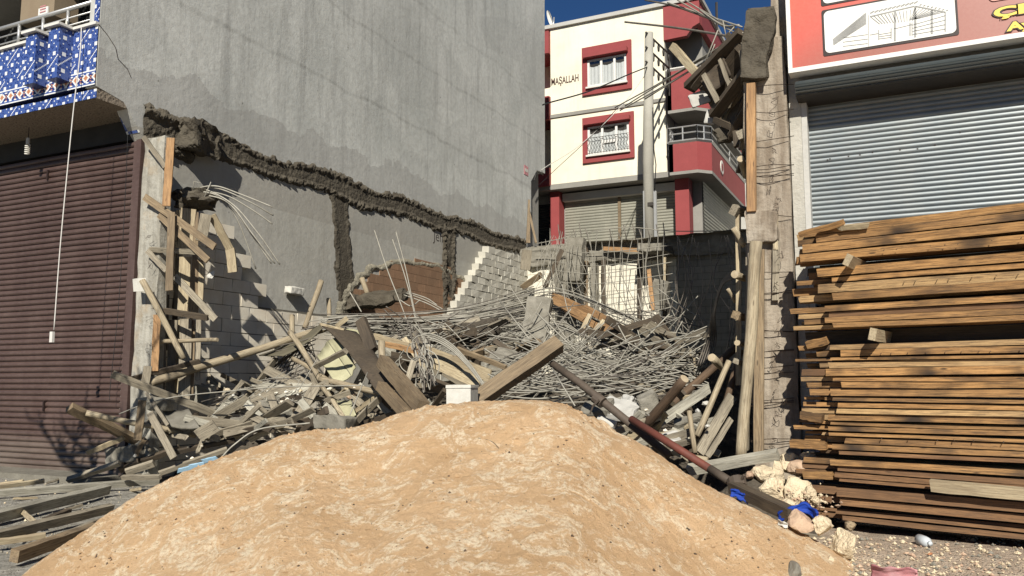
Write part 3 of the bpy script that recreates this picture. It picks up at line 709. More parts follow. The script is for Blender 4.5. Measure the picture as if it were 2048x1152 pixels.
for k in range(4): ln(930, 250+k*32, 1258, 155+k*45, .006)
for k in range(3): ln(595, 345+k*22, 715, 325+k*24, .005)
for k in range(3): ln(230, 380+k*42, 480, 345+k*45, .005)
ln(740, 290, 925, 245, .005); ln(500, 350, 585, 335, .005)
for k in range(11): x = 505+k*44; y = 132-k*10; ln(x, y, x+38, y-22, .013)
for k in range(8): x = 1000+k*38; y = 50+k*8; ln(x, y, x+22, y-8, .010)
mb.build('sign_drawing', M['print_grey'], rb)
def sign_text(nm, s, x, y, size, sx):
    for d, mt, bo in ((.0, 'black', .013), (.003, 'yellow', .005)):
        p = P(x, y, ys); text_mesh(nm, s, size, Matrix.Translation((p.x, ys-.001-d, p.z)) @ FRONT, mt, rb, bo, sx, 0.001)
sign_text('sign_lettering', 'ÇE', 1987, 36, 0.135, 2.1)
sign_text('sign_lettering', 'Ay', 2016, 62, 0.115, 1.6)
mb = MB(); e = P(1978, 4, ys); rrect(e.x, e.x+1.4, e.z, e.z+.3, .05, ys-.001, 0); rrect(e.x+.02, e.x+1.4, e.z+.02, e.z+.3, .04, ys-.004, 1)
mb.build('sign_badge', [speckled('pale_pink_print', (.75, .42, .36), (.7, .4, .34), 3, rnd=False), M['red']], rb)

# ================================================================ back retaining wall
bw = thing('retaining_wall', 'block and concrete retaining wall at the back of the plot, its right half in shade', 'wall', (-6, 24.3, 0))
YR = 24.3
def blocks(fill, L0, L1, z0, z1, bl=0.40, bh=0.20, seed=1, keep=None, depth=0.012, thick=0.19, gap=0.012):
    """courses of blocks with raked joints; fill(a, b, z, w, front) maps wall coordinates to a box"""
    rng = random.Random(seed); r = 0; z = z0
    while z < z1-0.01:
        a = L0-(bl/2 if r % 2 else 0)
        while a < L1-.01:
            a0, a1 = max(a, L0), min(a+bl, L1)
            if a1-a0 > .05 and (keep is None or keep((a0+a1)/2, z+bh/2)):
                mb.col = rng.random(); fill(a0+gap/2, a1-gap/2, z+gap/2, z+bh-gap/2, rng.uniform(0, .006))
            a += bl
        z += bh; r += 1
zt_w = 5.95
mb = MB(); xs = P(1335, 600, YR).x
blocks(lambda a, b, c, d, f: mb.box(a, b, YR-f, YR+.2, c, d), -11.2, xs+.3, 0, 5.3, .45, .22, 3)
mb.build('white_blocks', M['block_white'], bw)
mb = MB(); blocks(lambda a, b, c, d, f: mb.box(a, b, YR-f, YR+.2, c, d), xs+.3, -1.1, 0, 5.3, .42, .2, 4)  # darker blocks beyond the shadow edge, shade put into their colour
mb.build('shade_grey_blocks', M['block'], bw)
mb = MB(); mb.box(-11.25, -1.1, YR+.02, YR+.3, 0, 5.3); mb.build('mortar', M['joint'], bw)
rough_slab('top_beam', None, None, V((-6.2, YR+.05, 5.62)), (10.2, 0.5, 0.62), (0, 0, 0), 'slab', 4, 0.05, sub=40, parent=bw)
for x0, x1 in ((1112, 1148), (1184, 1196)):
    a, b = P(x0, 580, YR-.1).x, P(x1, 580, YR-.1).x
    rough_slab('concrete_column', None, None, V(((a+b)/2, YR-.1, 2.65)), (b-a, .3, 5.3), (0, 0, 0), 'slab', int(x0), 0.02, sub=14, parent=bw)
for x0 in (1168, 1203, 1275, 1325):
    p0 = P(x0, 520, YR-.3); plank('formwork_board', None, None, (p0.x, YR-.28, 1.0), (p0.x+.05, YR-.26, 5.35), 0.14, .04, 'wood_dark' if x0 != 1168 else 'wood_brown', parent=bw)
plank('formwork_board', None, None, P(1207, 497, YR-.4), P(1340, 503, YR-.4), .12, .05, 'wood_orange', parent=bw)
# cracked street slab lip hanging over the wall
mb = MB()
def lip(u, v):
    x = P(1150, 480, YR).x + u*7.3; s = v*2-1
    return (x, YR-.5*(1-abs(s))-.3*noise.noise(V((x*1.3, 0, 2)))*(1-abs(s)), 6.0-.14*v+.05*noise.noise(V((x*2, s, 1))) - .35*math.exp(-((u-.3)*5)**2)*(1-v)*.3)
mb.grid(lip, 70, 4); mb.build('slab_lip', M['slab'], bw)

# ================================================================ cream and red apartment block across the back street
YC = 31.0
M['scrawl'] = speckled('brown_brush_paint', (0.07, 0.025, 0.022), (0.06, 0.02, 0.02), 6, 0, .001)
cbd = thing('apartment_block', 'cream apartment block with brick-red window surrounds and corner balconies beyond the plot', 'apartment building', (-11, YC, 6.05))
cxl = P(1102, 300, YC).x; cxr = P(1333, 300, YC).x; cxe = P(1400, 60, YC).x
ctop = P(1215, 36, YC).z; cbot = P(1215, 357, YC).z; cstr = P(1215, 217, YC).z
mb = MB(); mb.box(cxl, cxr, YC, YC+12, cbot, ctop)
mb.box(cxl-6, cxl-.001, YC+1.2, YC+12, cbot, ctop)
mb.build('wall', M['cream'], cbd)
mb = MB(); mb.box(cxr+.001, cxe-.21, YC+1.3, YC+12, cbot, ctop-.002); mb.box(cxr+.0015, cxr+.02, YC+.06, YC+1.3, cbot, ctop-.3); mb.build('balcony_wall', M['greypaint'], cbd)
mb = MB(); mb.box(cxl-6, cxe-.3, YC+.9, YC+12, 6.0, cbot-.001); mb.build('ground_floor', M['greypaint'], cbd)
mb = MB(); mb.box(cxl-6, cxe+.1, YC-.12, YC+12.1, ctop, ctop+.16); mb.build('roof_coping', M['ltgrey'], cbd)
mb = MB(); mb.box(cxl, cxr, YC-.06, YC, cstr-.07, cstr+.07); mb.box(cxl-6, cxe, YC-.05, YC+.92, cbot-.22, cbot-.002); mb.build('string_course', M['greypaint'], cbd)
def red_side(y0, z0, z1):       # left neighbour's red pieces behind the grey wall's edge
    mb.box(cxl-4, cxl-.002, y0, YC+1.2, z0, z1)
for za_, zb2 in ((P(1098, 200, YC).z-.9, P(1098, 195, YC).z), (P(1095, 110, YC).z, P(1095, 66, YC).z), (P(1080, 375, YC).z, P(1080, 340, YC).z)):
    mb = MB(); red_side(YC-.2, za_, zb2); mb.build('red_parapet', M['red'], cbd)
def window(x0, x1, yt, yb, ix0, ix1, iyt, iyb, kind):
    a = P(x0, yb, YC); b = P(x1, yb, YC); X0, X1 = a.x, b.x; Z0 = a.z; Z1 = P(x0, yt, YC).z
    i0, i1 = P(ix0, 300, YC).x, P(ix1, 300, YC).x; z0, z1 = P(ix0, iyb, YC).z, P(ix0, iyt, YC).z
    mb = MB(); y0, y1 = YC-.10, YC-.001
    mb.box(X0, i0, y0, y1, Z0, Z1); mb.box(i1, X1, y0, y1, Z0, Z1); mb.box(i0+.001, i1-.001, y0, y1, Z0, z0); mb.box(i0+.001, i1-.001, y0, y1, z1, Z1)
    mb.box(X0+.12, X1-.12, YC-.32, y0-.001, z1+.05, z1+.22)
    fr_ = mb.build('window_surround', M['red'], cbd)
    mb = MB(); mb.box(i0-.05, i1+.05, YC-.2, y0-.002, z0-.08, z0-.01); mb.build('sill', M['marble'], fr_)
    mb = MB(); mb.box(i0, i1, YC+.002-.003, YC-.0005, z0, z1); mb.build('dark_pane', M['darkin'], fr_)
    mb = MB(); ww = .09
    nb = [i0, i0+(i1-i0)*.33, i0+(i1-i0)*.67, i1-ww]
    for x in nb: mb.box(x, x+ww, YC-.085, YC-.03, z0, z1)
    for k in range(3):
        mb.box(nb[k]+ww, nb[k+1], YC-.084, YC-.031, z0, z0+.07); mb.box(nb[k]+ww, nb[k+1], YC-.084, YC-.031, z1-.07, z1)
    if kind: mb.box(nb[1]+ww, nb[2], YC-.083, YC-.032, z1-.75, z1-.62)
    mb.build('sash', M['white'], fr_)
    mb = MB()
    mb.grid(lambda u, v: (i0+(i1-i0)*u, YC-.018+.012*math.sin(u*90+2*math.sin(u*17)), z0+.05+(z1-z0-.28-.08*abs(math.sin(u*9.5)))*v), 150, 2)
    mb.build('curtain', M['curtain'], fr_)
    mb = MB(); mb.quad((i0, YC-.05, z0), (i1, YC-.05, z0), (i1, YC-.05, z1), (i0, YC-.05, z1)); mb.build('pane', M['glass'], fr_)
    if kind:
        mb = MB()
        for k in range(5): mb.tube([(i0, YC-.16, z0+.05+k*.16), (i1, YC-.16, z0+.05+k*.16)], .012, 5) if k in (0, 4) else None
        for k in range(14):
            x = i0+(i1-i0)*(k+.5)/14; mb.tube([(x+.05*math.sin(t*1.3), YC-.16, z0+.05+.64*t/8) for t in range(9)], .01, 4)
        mb.build('window_guard', M['blackiron'], fr_)
window(1166, 1265, 98, 193, 1178, 1257, 122, 176, 0)
window(1167, 1270, 238, 328, 1177, 1260, 256, 312, 1)
p = P(1102, 170, YC-.01); q = P(1161, 152, YC-.01)
text_mesh('painted_word', 'MAŞALLAH', 0.43, Matrix.Translation((p.x, YC-.006, p.z-.02)) @ FRONT, 'scrawl', cbd, 0.006, (q.x-p.x)/2.34, 0.002)
# corner balconies: red parapets, recesses
def bal(yt, yb, px0, px1, label=None, rail=False, out=.55):
    z1 = P(px0, yt, YC-out).z; z0 = P(px0, yb, YC-out).z; x0 = P(px0, yt, YC-out).x; x1 = P(px1, yt, YC-out).x
    mb = MB(); i = 0; T = .15
    foot = [(x0, YC-.001), (x0, YC-out), (x1-.45, YC-out), (x1, YC-out+.45), (x1, YC+7)]
    for k in range(len(foot)-1):
        (ax, ay), (bx, by) = foot[k], foot[k+1]; d = V((bx-ax, by-ay, 0)).normalized(); nn = V((-d.y, d.x, 0))*-T
        A, B = V((ax, ay, 0)), V((bx, by, 0))
        for (za, zb_) in ((z0, z1),):
            pts = [A, B, B-nn, A-nn]; i = len(mb.v)
            for z in (za, zb_):
                for p_ in pts: mb.vert((p_.x, p_.y, z))
            for q_ in ((3, 2, 1, 0), (4, 5, 6, 7), (0, 1, 5, 4), (1, 2, 6, 5), (2, 3, 7, 6), (3, 0, 4, 7)): mb.face([i+c for c in q_])
    o = mb.build('balcony_parapet', M['red'], cbd)
    mb = MB(); i = len(mb.v)
    for z in (z0-.12, z0-.002):
        for (ax, ay) in foot+[(x0, YC+7)]: mb.vert((ax, ay, z))
    n = len(foot)+1; mb.face([i+k for k in range(n)][::-1]); mb.face([i+n+k for k in range(n)])
    for k in range(n): mb.face((i+k, i+(k+1) % n, i+n+(k+1) % n, i+n+k))
    mb.build('balcony_slab', M['greypaint'], cbd)
    mb = MB()
    for k in range(len(foot)-1):
        (ax, ay), (bx, by) = foot[k], foot[k+1]; mb.tube([(ax, ay, z1+.04), (bx, by, z1+.04)], .07, 4)
        if rail:
            for hh in (.35, .6): mb.tube([(ax, ay, z1+hh), (bx, by, z1+hh)], .03, 5)
            for u in (0, .5, 1): x, y = ax+(bx-ax)*u, ay+(by-ay)*u; mb.tube([(x, y, z1), (x, y, z1+.6)], .03, 5)
    mb.build('balcony_rail', M['marble'] if not rail else M['steel'], cbd)
    return x0, x1, z0, z1
b1 = bal(288, 345, 1338, 1418, rail=True)
b2 = bal(143, 222, 1334, 1412, out=.25)
# red roof parapet with the cut-away opening
mb = MB(); zr0 = P(1334, 80, YC-.02).z; zr1 = ctop-.001; x0 = cxr; x1 = cxe
out = [(x0, zr0), (P(1374, 70, YC).x, P(1374, 72, YC).z), (P(1386, 50, YC).x, P(1386, 54, YC).z), (x1, P(1400, 46, YC).z), (x1, zr1), (x0, zr1)]
i = len(mb.v)
for y in (YC-.05, YC+.2):
    for x, z in out: mb.vert((x, y, z))
n = len(out); mb.face([i+k for k in range(n)]); mb.face([i+n+k for k in range(n)][::-1])
for k in range(n): mb.face((i+k, i+n+k, i+n+(k+1) % n, i+(k+1) % n))
mb.box(x1-.2, x1+.01, YC+.21, YC+10, P(1400, 46, YC).z, zr1-.01); mb.build('roof_parapet', M['red'], cbd)
for (x, y, Yk) in ((1427, 342, YC), ):
    mb = MB(); p = V((b1[1]+.005, YC+1.7, (b1[2]+b1[3])/2)); mb.tube([p, p+V((.03, 0, 0))], .28, 20); mb.build('balcony_roundel', M['marble'], cbd)
    mb = MB(); mb.tube([p+V((.031, 0, 0)), p+V((.04, 0, 0))], .16, 20, mcap=0); mb.build('balcony_roundel_centre', M['red'], cbd)
# ground floor: red pillar, shutters, posts
mb = MB(); a, b = P(1352, 420, YC+.2).x, P(1380, 420, YC+.2).x; mb.box(a, b, YC+.1, YC+.7, 6, cbot-.23); mb.build('pillar', M['red'], cbd)
mb = MB(); a2, b2_ = P(1104, 420, YC+.5).x, P(1122, 420, YC+.5).x; mb.box(a2, b2_, YC+.3, YC+.88, 6, cbot-.23); mb.build('pillar', M['red'], cbd)
shutter(b2_+.05, a-.05, 6.3, cbot-.5, YC+.88, .12, .03, cbd, M['cream_shutter'])
mb = MB(); mb.box(b2_+.05, a-.05, YC+.55, YC+.86, cbot-.62, cbot-.3); mb.build('shutter_housing', M['ltgrey'], cbd)
mb = MB(); xq = P(1239, 430, YC+.8).x; mb.box(xq-.06, xq+.06, YC+.78, YC+.84, 6.2, cbot-.6); mb.build('shutter_post', M['wood_brown'], cbd)
shutter(cxl-5, a2-.1, 6.3, cbot-.5, YC+.88, .12, .03, cbd, M['darkin'])
mb = MB(); xs_ = cxe-.29
prof = [(0.0, 0.0), (0.3, 0.95), (0.72, 0.9), (0.93, 0.0)]; zz = []
for k in range(24):
    for u, d in prof: zz.append((6.2+(k+u)*.14, d*.03))
i0 = len(mb.v)
for z, d in zz:
    for y in (YC+.95, YC+11.5): mb.vert((xs_+.02+d, y, z))
for k in range(len(zz)-1): mb.face((i0+k*2, i0+k*2+1, i0+k*2+3, i0+k*2+2))
mb.build('side_shutter', M['cream_shutter'], cbd)
# satellite dish on the roof
ds = thing('satellite_dish', 'small white satellite dish on the roof at the left end of the cream building', 'satellite dish', P(1104, 55, YC+.3))
mb = MB(); c = P(1103, 40, YC+.3)
for k in range(5): pass
mb.grid(lambda u, v: c+V((math.cos(u*6.2832)*v*.10, 0, 0))+V((math.sin(u*6.2832)*v*.2*.5, -.2*(v*v), math.cos(u*6.2832+1.57)*v*.38)), 18, 4)
mb.build('reflector', M['white'], ds, True)
rod('mast', None, None, [P(1106, 62, YC+.3), c+V((.12, 0, .1))], .03, 'steel', parent=ds)

# pale building further behind on the right
pb = thing('pale_building', 'pale cream house with a wrought-iron window guard behind the concrete column', 'building', (-4, 40, 6))
mb = MB(); xa = P(1444, 320, 40).x; mb.box(xa, xa+9, 40, 52, 6, P(1450, 285, 40).z+3); mb.build('wall', M['cream'], pb)
mb = MB(); xb_ = P(1475, 320, 39.9).x; mb.box(xb_, xb_+6, 39.7, 39.99, 6, P(1475, 250, 39.7).z); mb.build('wing', M['ltgrey'], pb)
mb = MB(); p = P(1466, 360, 39.6); q = P(1500, 300, 39.6)
for k in range(6): z = p.z+(q.z-p.z)*k/5; mb.tube([(p.x, 39.6, z), (q.x+.5, 39.6, z)], .03, 4)
for k in range(9): x = p.x+(q.x+.5-p.x)*k/8; mb.tube([(x, 39.6, p.z), (x, 39.6, q.z)], .03, 4)
mb.build('window_guard', M['blackiron'], pb)
mb = MB(); mb.box(p.x, q.x+.5, 39.65, 39.69, p.z, q.z); mb.build('window', M['darkin'], pb)

# ================================================================ utility pole and wires
up_ = thing('utility_pole', 'round concrete utility pole with iron cross-arms in front of the cream building', 'utility pole', P(1300, 500, 27))
base = P(1300, 520, 27); top = P(1298, 66, 27)
mb = MB(); mb.tube([(base.x, 27, 5.6), (base.x, 27, 9), (base.x, 27, 9.02), (top.x, 27, top.z)], [.20, .185, .195, .145], 16); mb.build('pole', M['polec'], up_, True)
arms = []
for y in (68, 97, 126):
    s = P(1292, y-3, 26.75); e_ = PX(1338, y+40, s.x); mb = MB(); mb.tube([s, e_], .045, 4)
    mb.build('cross_arm', M['blackiron'], up_); arms.append((s, e_))
    for k in range(4):
        q = s.lerp(e_, .3+.22*k); mb = MB(); mb.tube([q+V((0, 0, -.28)), q+V((0, 0, -.1)), q+V((0, 0, .03))], [.035, .05, .02], 8); mb.build('insulator', M['blackiron'], up_, True)
mb = MB(); mb.tube([arms[0][1], arms[2][1]+V((0, 0, -.5))], .03, 4); mb.build('arm_brace', M['blackiron'], up_)
mb = MB(); mb.tube([P(1306, 215, 26.8), P(1308, 300, 26.85), P(1312, 330, 26.9), P(1309, 380, 26.8)], .02, 5); mb.build('down_cable', M['cable'], up_, True)
mb = MB()
for xx in (1291, 1312): p = P(xx, 480, 26.9); mb.box(p.x-.045, p.x+.045, 26.85, 26.95, 5.9, P(xx, 382, 26.9).z)
mb.build('conduit', M['steel'], up_)
mb = MB(); p = P(1301, 408, 26.8); mb.box(p.x-.1, p.x+.1, 26.78, 26.81, p.z-.06, p.z+.06); mb.build('number_plate', M['blackiron'], up_)
def cable(pts, lab, r=.012, mat='cable', k=10): tag(rod('overhead_wire', '', '', arc(pts, k), r, mat), lab, 'wire')
cable([P(1295, 134, 26.9), P(1255, 150, 25), P(1180, 182, 23), P(1100, 205, 21), P(1085, 210, 20.8)], 'thick black wire running from the pole past the upper window to the grey wall', .022)
cable([P(1292, 148, 26.9), P(1240, 215, 26.5), P(1160, 290, 26.2), P(1090, 335, 26), P(1070, 352, 25.9)], 'slack thin wire from the pole down to the far corner of the grey wall', .012, 'cord')
cable([P(1236, 215, 20), P(1180, 275, 22), P(1110, 340, 25.5), P(1076, 372, 25.9)], 'thin wire sagging below the lower window towards the grey wall', .009)
cable([P(1250, 44, 14), P(1340, 54, 12.5), P(1420, 66, 11.5), P(1475, 76, 10.5)], 'dark bar stretching left from the broken column head towards the roof', .018, 'rebar_dark')
cable([P(1290, 0, 12), P(1340, 10, 11.5), P(1400, 30, 11), P(1478, 62, 10.2)], 'upper dark wire reaching the broken column head across the blue sky', .014, 'rebar_dark')
rod_ = MB(); p0 = P(1433, 5, 30); rod_.tube([p0, P(1434, 60, 30)], .05, 5); tag(rod_.build('roof_rod', M['blackiron']), 'dark upright rod standing on the red corner of the roof', 'rod')
# ================================================================ sand heap: a real height field
SIL = [(48, 1160), (88, 1122), (148, 1078), (226, 1026), (284, 990), (350, 954), (415, 925), (462, 906), (518, 891), (560, 872), (632, 860), (700, 855), (760, 842), (805, 827), (850, 816), (895, 809), (950, 804), (1024, 802), (1080, 803), (1130, 808), (1160, 822), (1210, 851), (1260, 877), (1310, 907), (1370, 947), (1430, 981), (1500, 1014), (1560, 1041), (1620, 1074), (1680, 1108), (1760, 1152)]
def sil(x):
    if x <= SIL[0][0]: return SIL[0][1]+(SIL[0][0]-x)*.8
    for (a, b), (c, d) in zip(SIL, SIL[1:]):
        if x <= c: return b+(d-b)*(x-a)/(c-a)
    return SIL[-1][1]+(x-SIL[-1][0])*.5
fh = V((-math.sin(YAW), math.cos(YAW), 0))
def pile(u, v):
    x = -160+2040*u; s = (x-1024)/1662; D = 2.6+8.4*v
    Dc = 7.6-2.9*abs(s+.06)**1.6
    zc = 1.5-(sil(x)-770)/1662*Dc
    zc = max(zc, -0.25)
    if D < Dc: k = Dc-D; h = zc - 0.03*k - 0.36*k*min(1, k/0.9)
    else: k = D-Dc; h = zc - 0.05*k - 0.55*k*min(1, k/0.6)
    p = fh*D + rt*(s*D)
    damp = min(1, max(0, (h+.15)/.5)); fr = min(1, abs(D-Dc)/.5+.15)
    # broad run-off ridges down the front plus lumps
    l = s*D; gul = 0.06*math.exp(-((l-0.12-.35*(Dc-D))/.42)**2) - 0.045*math.exp(-((l-.75-.45*(Dc-D))/.3)**2) + .04*math.exp(-((l+1.2+.25*(Dc-D))/.5)**2)
    h += damp*(fr*(gul*.8+0.045*noise.fractal(V((p.x*.8, p.y*.8, 3)), 1, 2, 3)) + 0.012*noise.fractal(V((p.x*4.5, p.y*4.5, 5)), .8, 2.1, 4))
    h += damp*0.018*max(0, noise.noise(V((p.x*2.6, p.y*2.6, 9))) - .15)*4*max(0, noise.noise(V((p.x*9, p.y*9, 2)))+.2)
    h += damp*(0.010*noise.noise(V((p.x*13, p.y*13, 7))) + 0.006*noise.noise(V((p.x*29, p.y*29, 1))) + .02*max(0, noise.noise(V((p.x*7+p.y*2, p.y*5, 4)))-.25))
    return (p.x, p.y, h if h > -.2 else -.2)
mb = MB(); mb.grid(pile, 900, 460)
tag(mb.build('sand_heap', M['sand'], None, True), 'big smooth heap of orange-beige building sand in the foreground', 'sand heap')
def on_pile(x, y):
    """point of the heap's surface seen along a sight line"""
    r = ray(x, y).normalized()
    for k in range(300):
        p = EYE+r*(3.0+k*.02); D = (p-EYE).dot(fh); s = (p-EYE).dot(rt)/D
        q = pile((1024+s*1662+160)/2040, (D-2.6)/8.4)
        if q[2] >= p.z: return V((p.x, p.y, q[2]))
    return PZ(x, y, 0)
rng = random.Random(11); mb = MB()
for _ in range(260):
    x = rng.uniform(150, 1600); y = rng.uniform(sil(x)+12, 1150)
    if y > 1150: continue
    p = on_pile(x, y); r = rng.choice((.004, .006, .006, .009, .013)); i = len(mb.v)
    for q in ((1, 0, 0), (-1, 0, 0), (0, 1, 0), (0, -1, 0), (0, 0, .8), (0, 0, -.8)): mb.vert(p+V([c*r*rng.uniform(.6, 1.4) for c in q]))
    for f in ((0, 2, 4), (2, 1, 4), (1, 3, 4), (3, 0, 4), (2, 0, 5), (1, 2, 5), (3, 1, 5), (0, 3, 5)): mb.face([i+k for k in f])
o = mb.build('sand_grit', M['log_dark']); o['kind'] = 'stuff'; o['label'] = 'scattered dark grit and tiny pebbles on the sand heap'
mb = MB()
for _ in range(2600):
    x = rng.uniform(60, 1680); y = rng.uniform(sil(x)+2, 1150) if rng.random() < .8 else sil(x)+rng.uniform(0, 6)
    if y > 1150 or noise.noise(V((x*.008, y*.012, 5))) < -.05: continue
    p = on_pile(x, y); r = rng.choice((.006, .008, .010, .014, .02)); i = len(mb.v)
    for q in ((1, 0, 0), (-1, 0, 0), (0, 1, 0), (0, -1, 0), (0, 0, .7), (0, 0, -.8)): mb.vert(p+V([c*r*rng.uniform(.5, 1.5) for c in q]))
    for f in ((0, 2, 4), (2, 1, 4), (1, 3, 4), (3, 0, 4), (2, 0, 5), (1, 2, 5), (3, 1, 5), (0, 3, 5)): mb.face([i+k for k in f])
o = mb.build('sand_clods', M['sand']); o['kind'] = 'stuff'; o['label'] = 'small crumbled clods of sand lying over the heap'
tag(rod('dry_twig', '', '', arc([on_pile(957, 878)+V((0, 0, .004)), on_pile(985, 889)+V((0, 0, .008)), on_pile(1007, 909)+V((0, 0, .004))]), .002, 'wire'), 'thin dark twig lying on the upper middle of the sand heap', 'twig')

# ================================================================ rubble heap under the debris
def heap(u, v):
    x = -11.05+9.3*u; y = 9.35+13.5*v
    z = 0.15+1.5*(1-math.exp(-max(0, y-9.6)/2.2)) + .05*max(0, y-13)
    z *= 0.55+.45*math.sin(min(1, max(0, (x+11.2)/3))*1.57); 
    if x > -4: z *= 1-.75*min(1, (x+4)/2.3)
    z += .22*noise.fractal(V((x*1.2, y*1.2, 0)), .9, 2, 5)
    return (x, y, max(z-.28, -.08))
mb = MB(); mb.grid(heap, 240, 320)
o = mb.build('rubble_heap', M['rubble']); o['kind'] = 'stuff'; o['label'] = 'dark heap of earth and crushed concrete under the collapsed formwork'

# ================================================================ block walls inside the plot
lw = thing('block_wall', 'unfinished grey-tan concrete block wall with a ragged top behind the left column', 'wall', (-11.1, 12, 0))
def keepL(y, z): return z < 3.0 or (y < 12.1 and z < 3.35) or (y < 11.75 and z < 3.85) or (y < 11.2 and z < 4.35)
mb = MB(); blocks(lambda a, b, c, d, f: mb.box(XW+.006, XW+.20+f, a, b, c, d, jit=.006), 9.75, 14.35, 0, 4.6, .45, .245, 8, keepL)
mb.build('blocks', M['block_tan'], lw)
mb = MB(); mb.box(XW+.004, XW+.185, 9.7, 14.3, 0, 2.98); mb.build('mortar', M['joint'], lw)
rough_slab('foam_block', 'white chipped foam block lying on top of the left block wall', 'foam block', PX(588, 583, XW+.12)+V((0, 0, .02)), (.18, .42, .16), (0, 0.05, 0), 'foam', 4, .02)
M['block_step'] = speckled('dusty_pale_block', (0.62, 0.60, 0.52), (0.46, 0.43, 0.35), 3, .6, .008, .92, 40, toned=.35, rnd=False)
sw = thing('stepped_wall', 'pale block wall with a stepped left edge at the far end of the grey wall', 'wall', (-11.1, 22, 3))
e0 = PX(918, 606, XW+.2); e1 = PX(984, 500, XW+.2)
def keepS(y, z): return y > e0.y+(z-e0.z)*(e1.y-e0.y)/(e1.z-e0.z)-.1
mb = MB(); blocks(lambda a, b, c, d, f: mb.box(XW+.006, XW+.24+f, a, b, c, d, jit=.016), 17.5, 24.25, 1.6, 5.55, .42, .2, 18, lambda y, z: keepS(y, z) or z < 2.4)
mb.build('blocks', M['block_step'], sw)

# ================================================================ left column with its formwork
lc = thing('left_concrete_column', 'bare concrete column beside the maroon shutter, ringed by broken formwork', 'column', (-10.85, 9.4, 0))
rough_slab('shaft', None, None, V((-10.86, 9.34, 2.75)), (.47, .20, 5.5), (0, 0, 0), 'colgrey', 2, .014, sub=26, parent=lc)
mb = MB()
rng = random.Random(3)
def tie_tangle(cx, cy, Y, n=3, sz=9):
    for _ in range(n):
        pts = [P(cx+rng.uniform(-sz, sz), cy+rng.uniform(-sz, sz), Y-rng.uniform(0, .08)) for _ in range(4)]
        mb.tube(arc(pts, 4), .0028, 3)
for y in (470, 530, 610, 640, 690, 705, 745, 780): tie_tangle(300, y, 9.15, 2, 9)
mb.build('tie_wires', M['wire'], lc)
mudb = rock('mud_lump', None, None, P(392, 397, 9.9), (.42, .35, .17), 'mud', 5, rough=1.2, cuts=3, parent=lc)

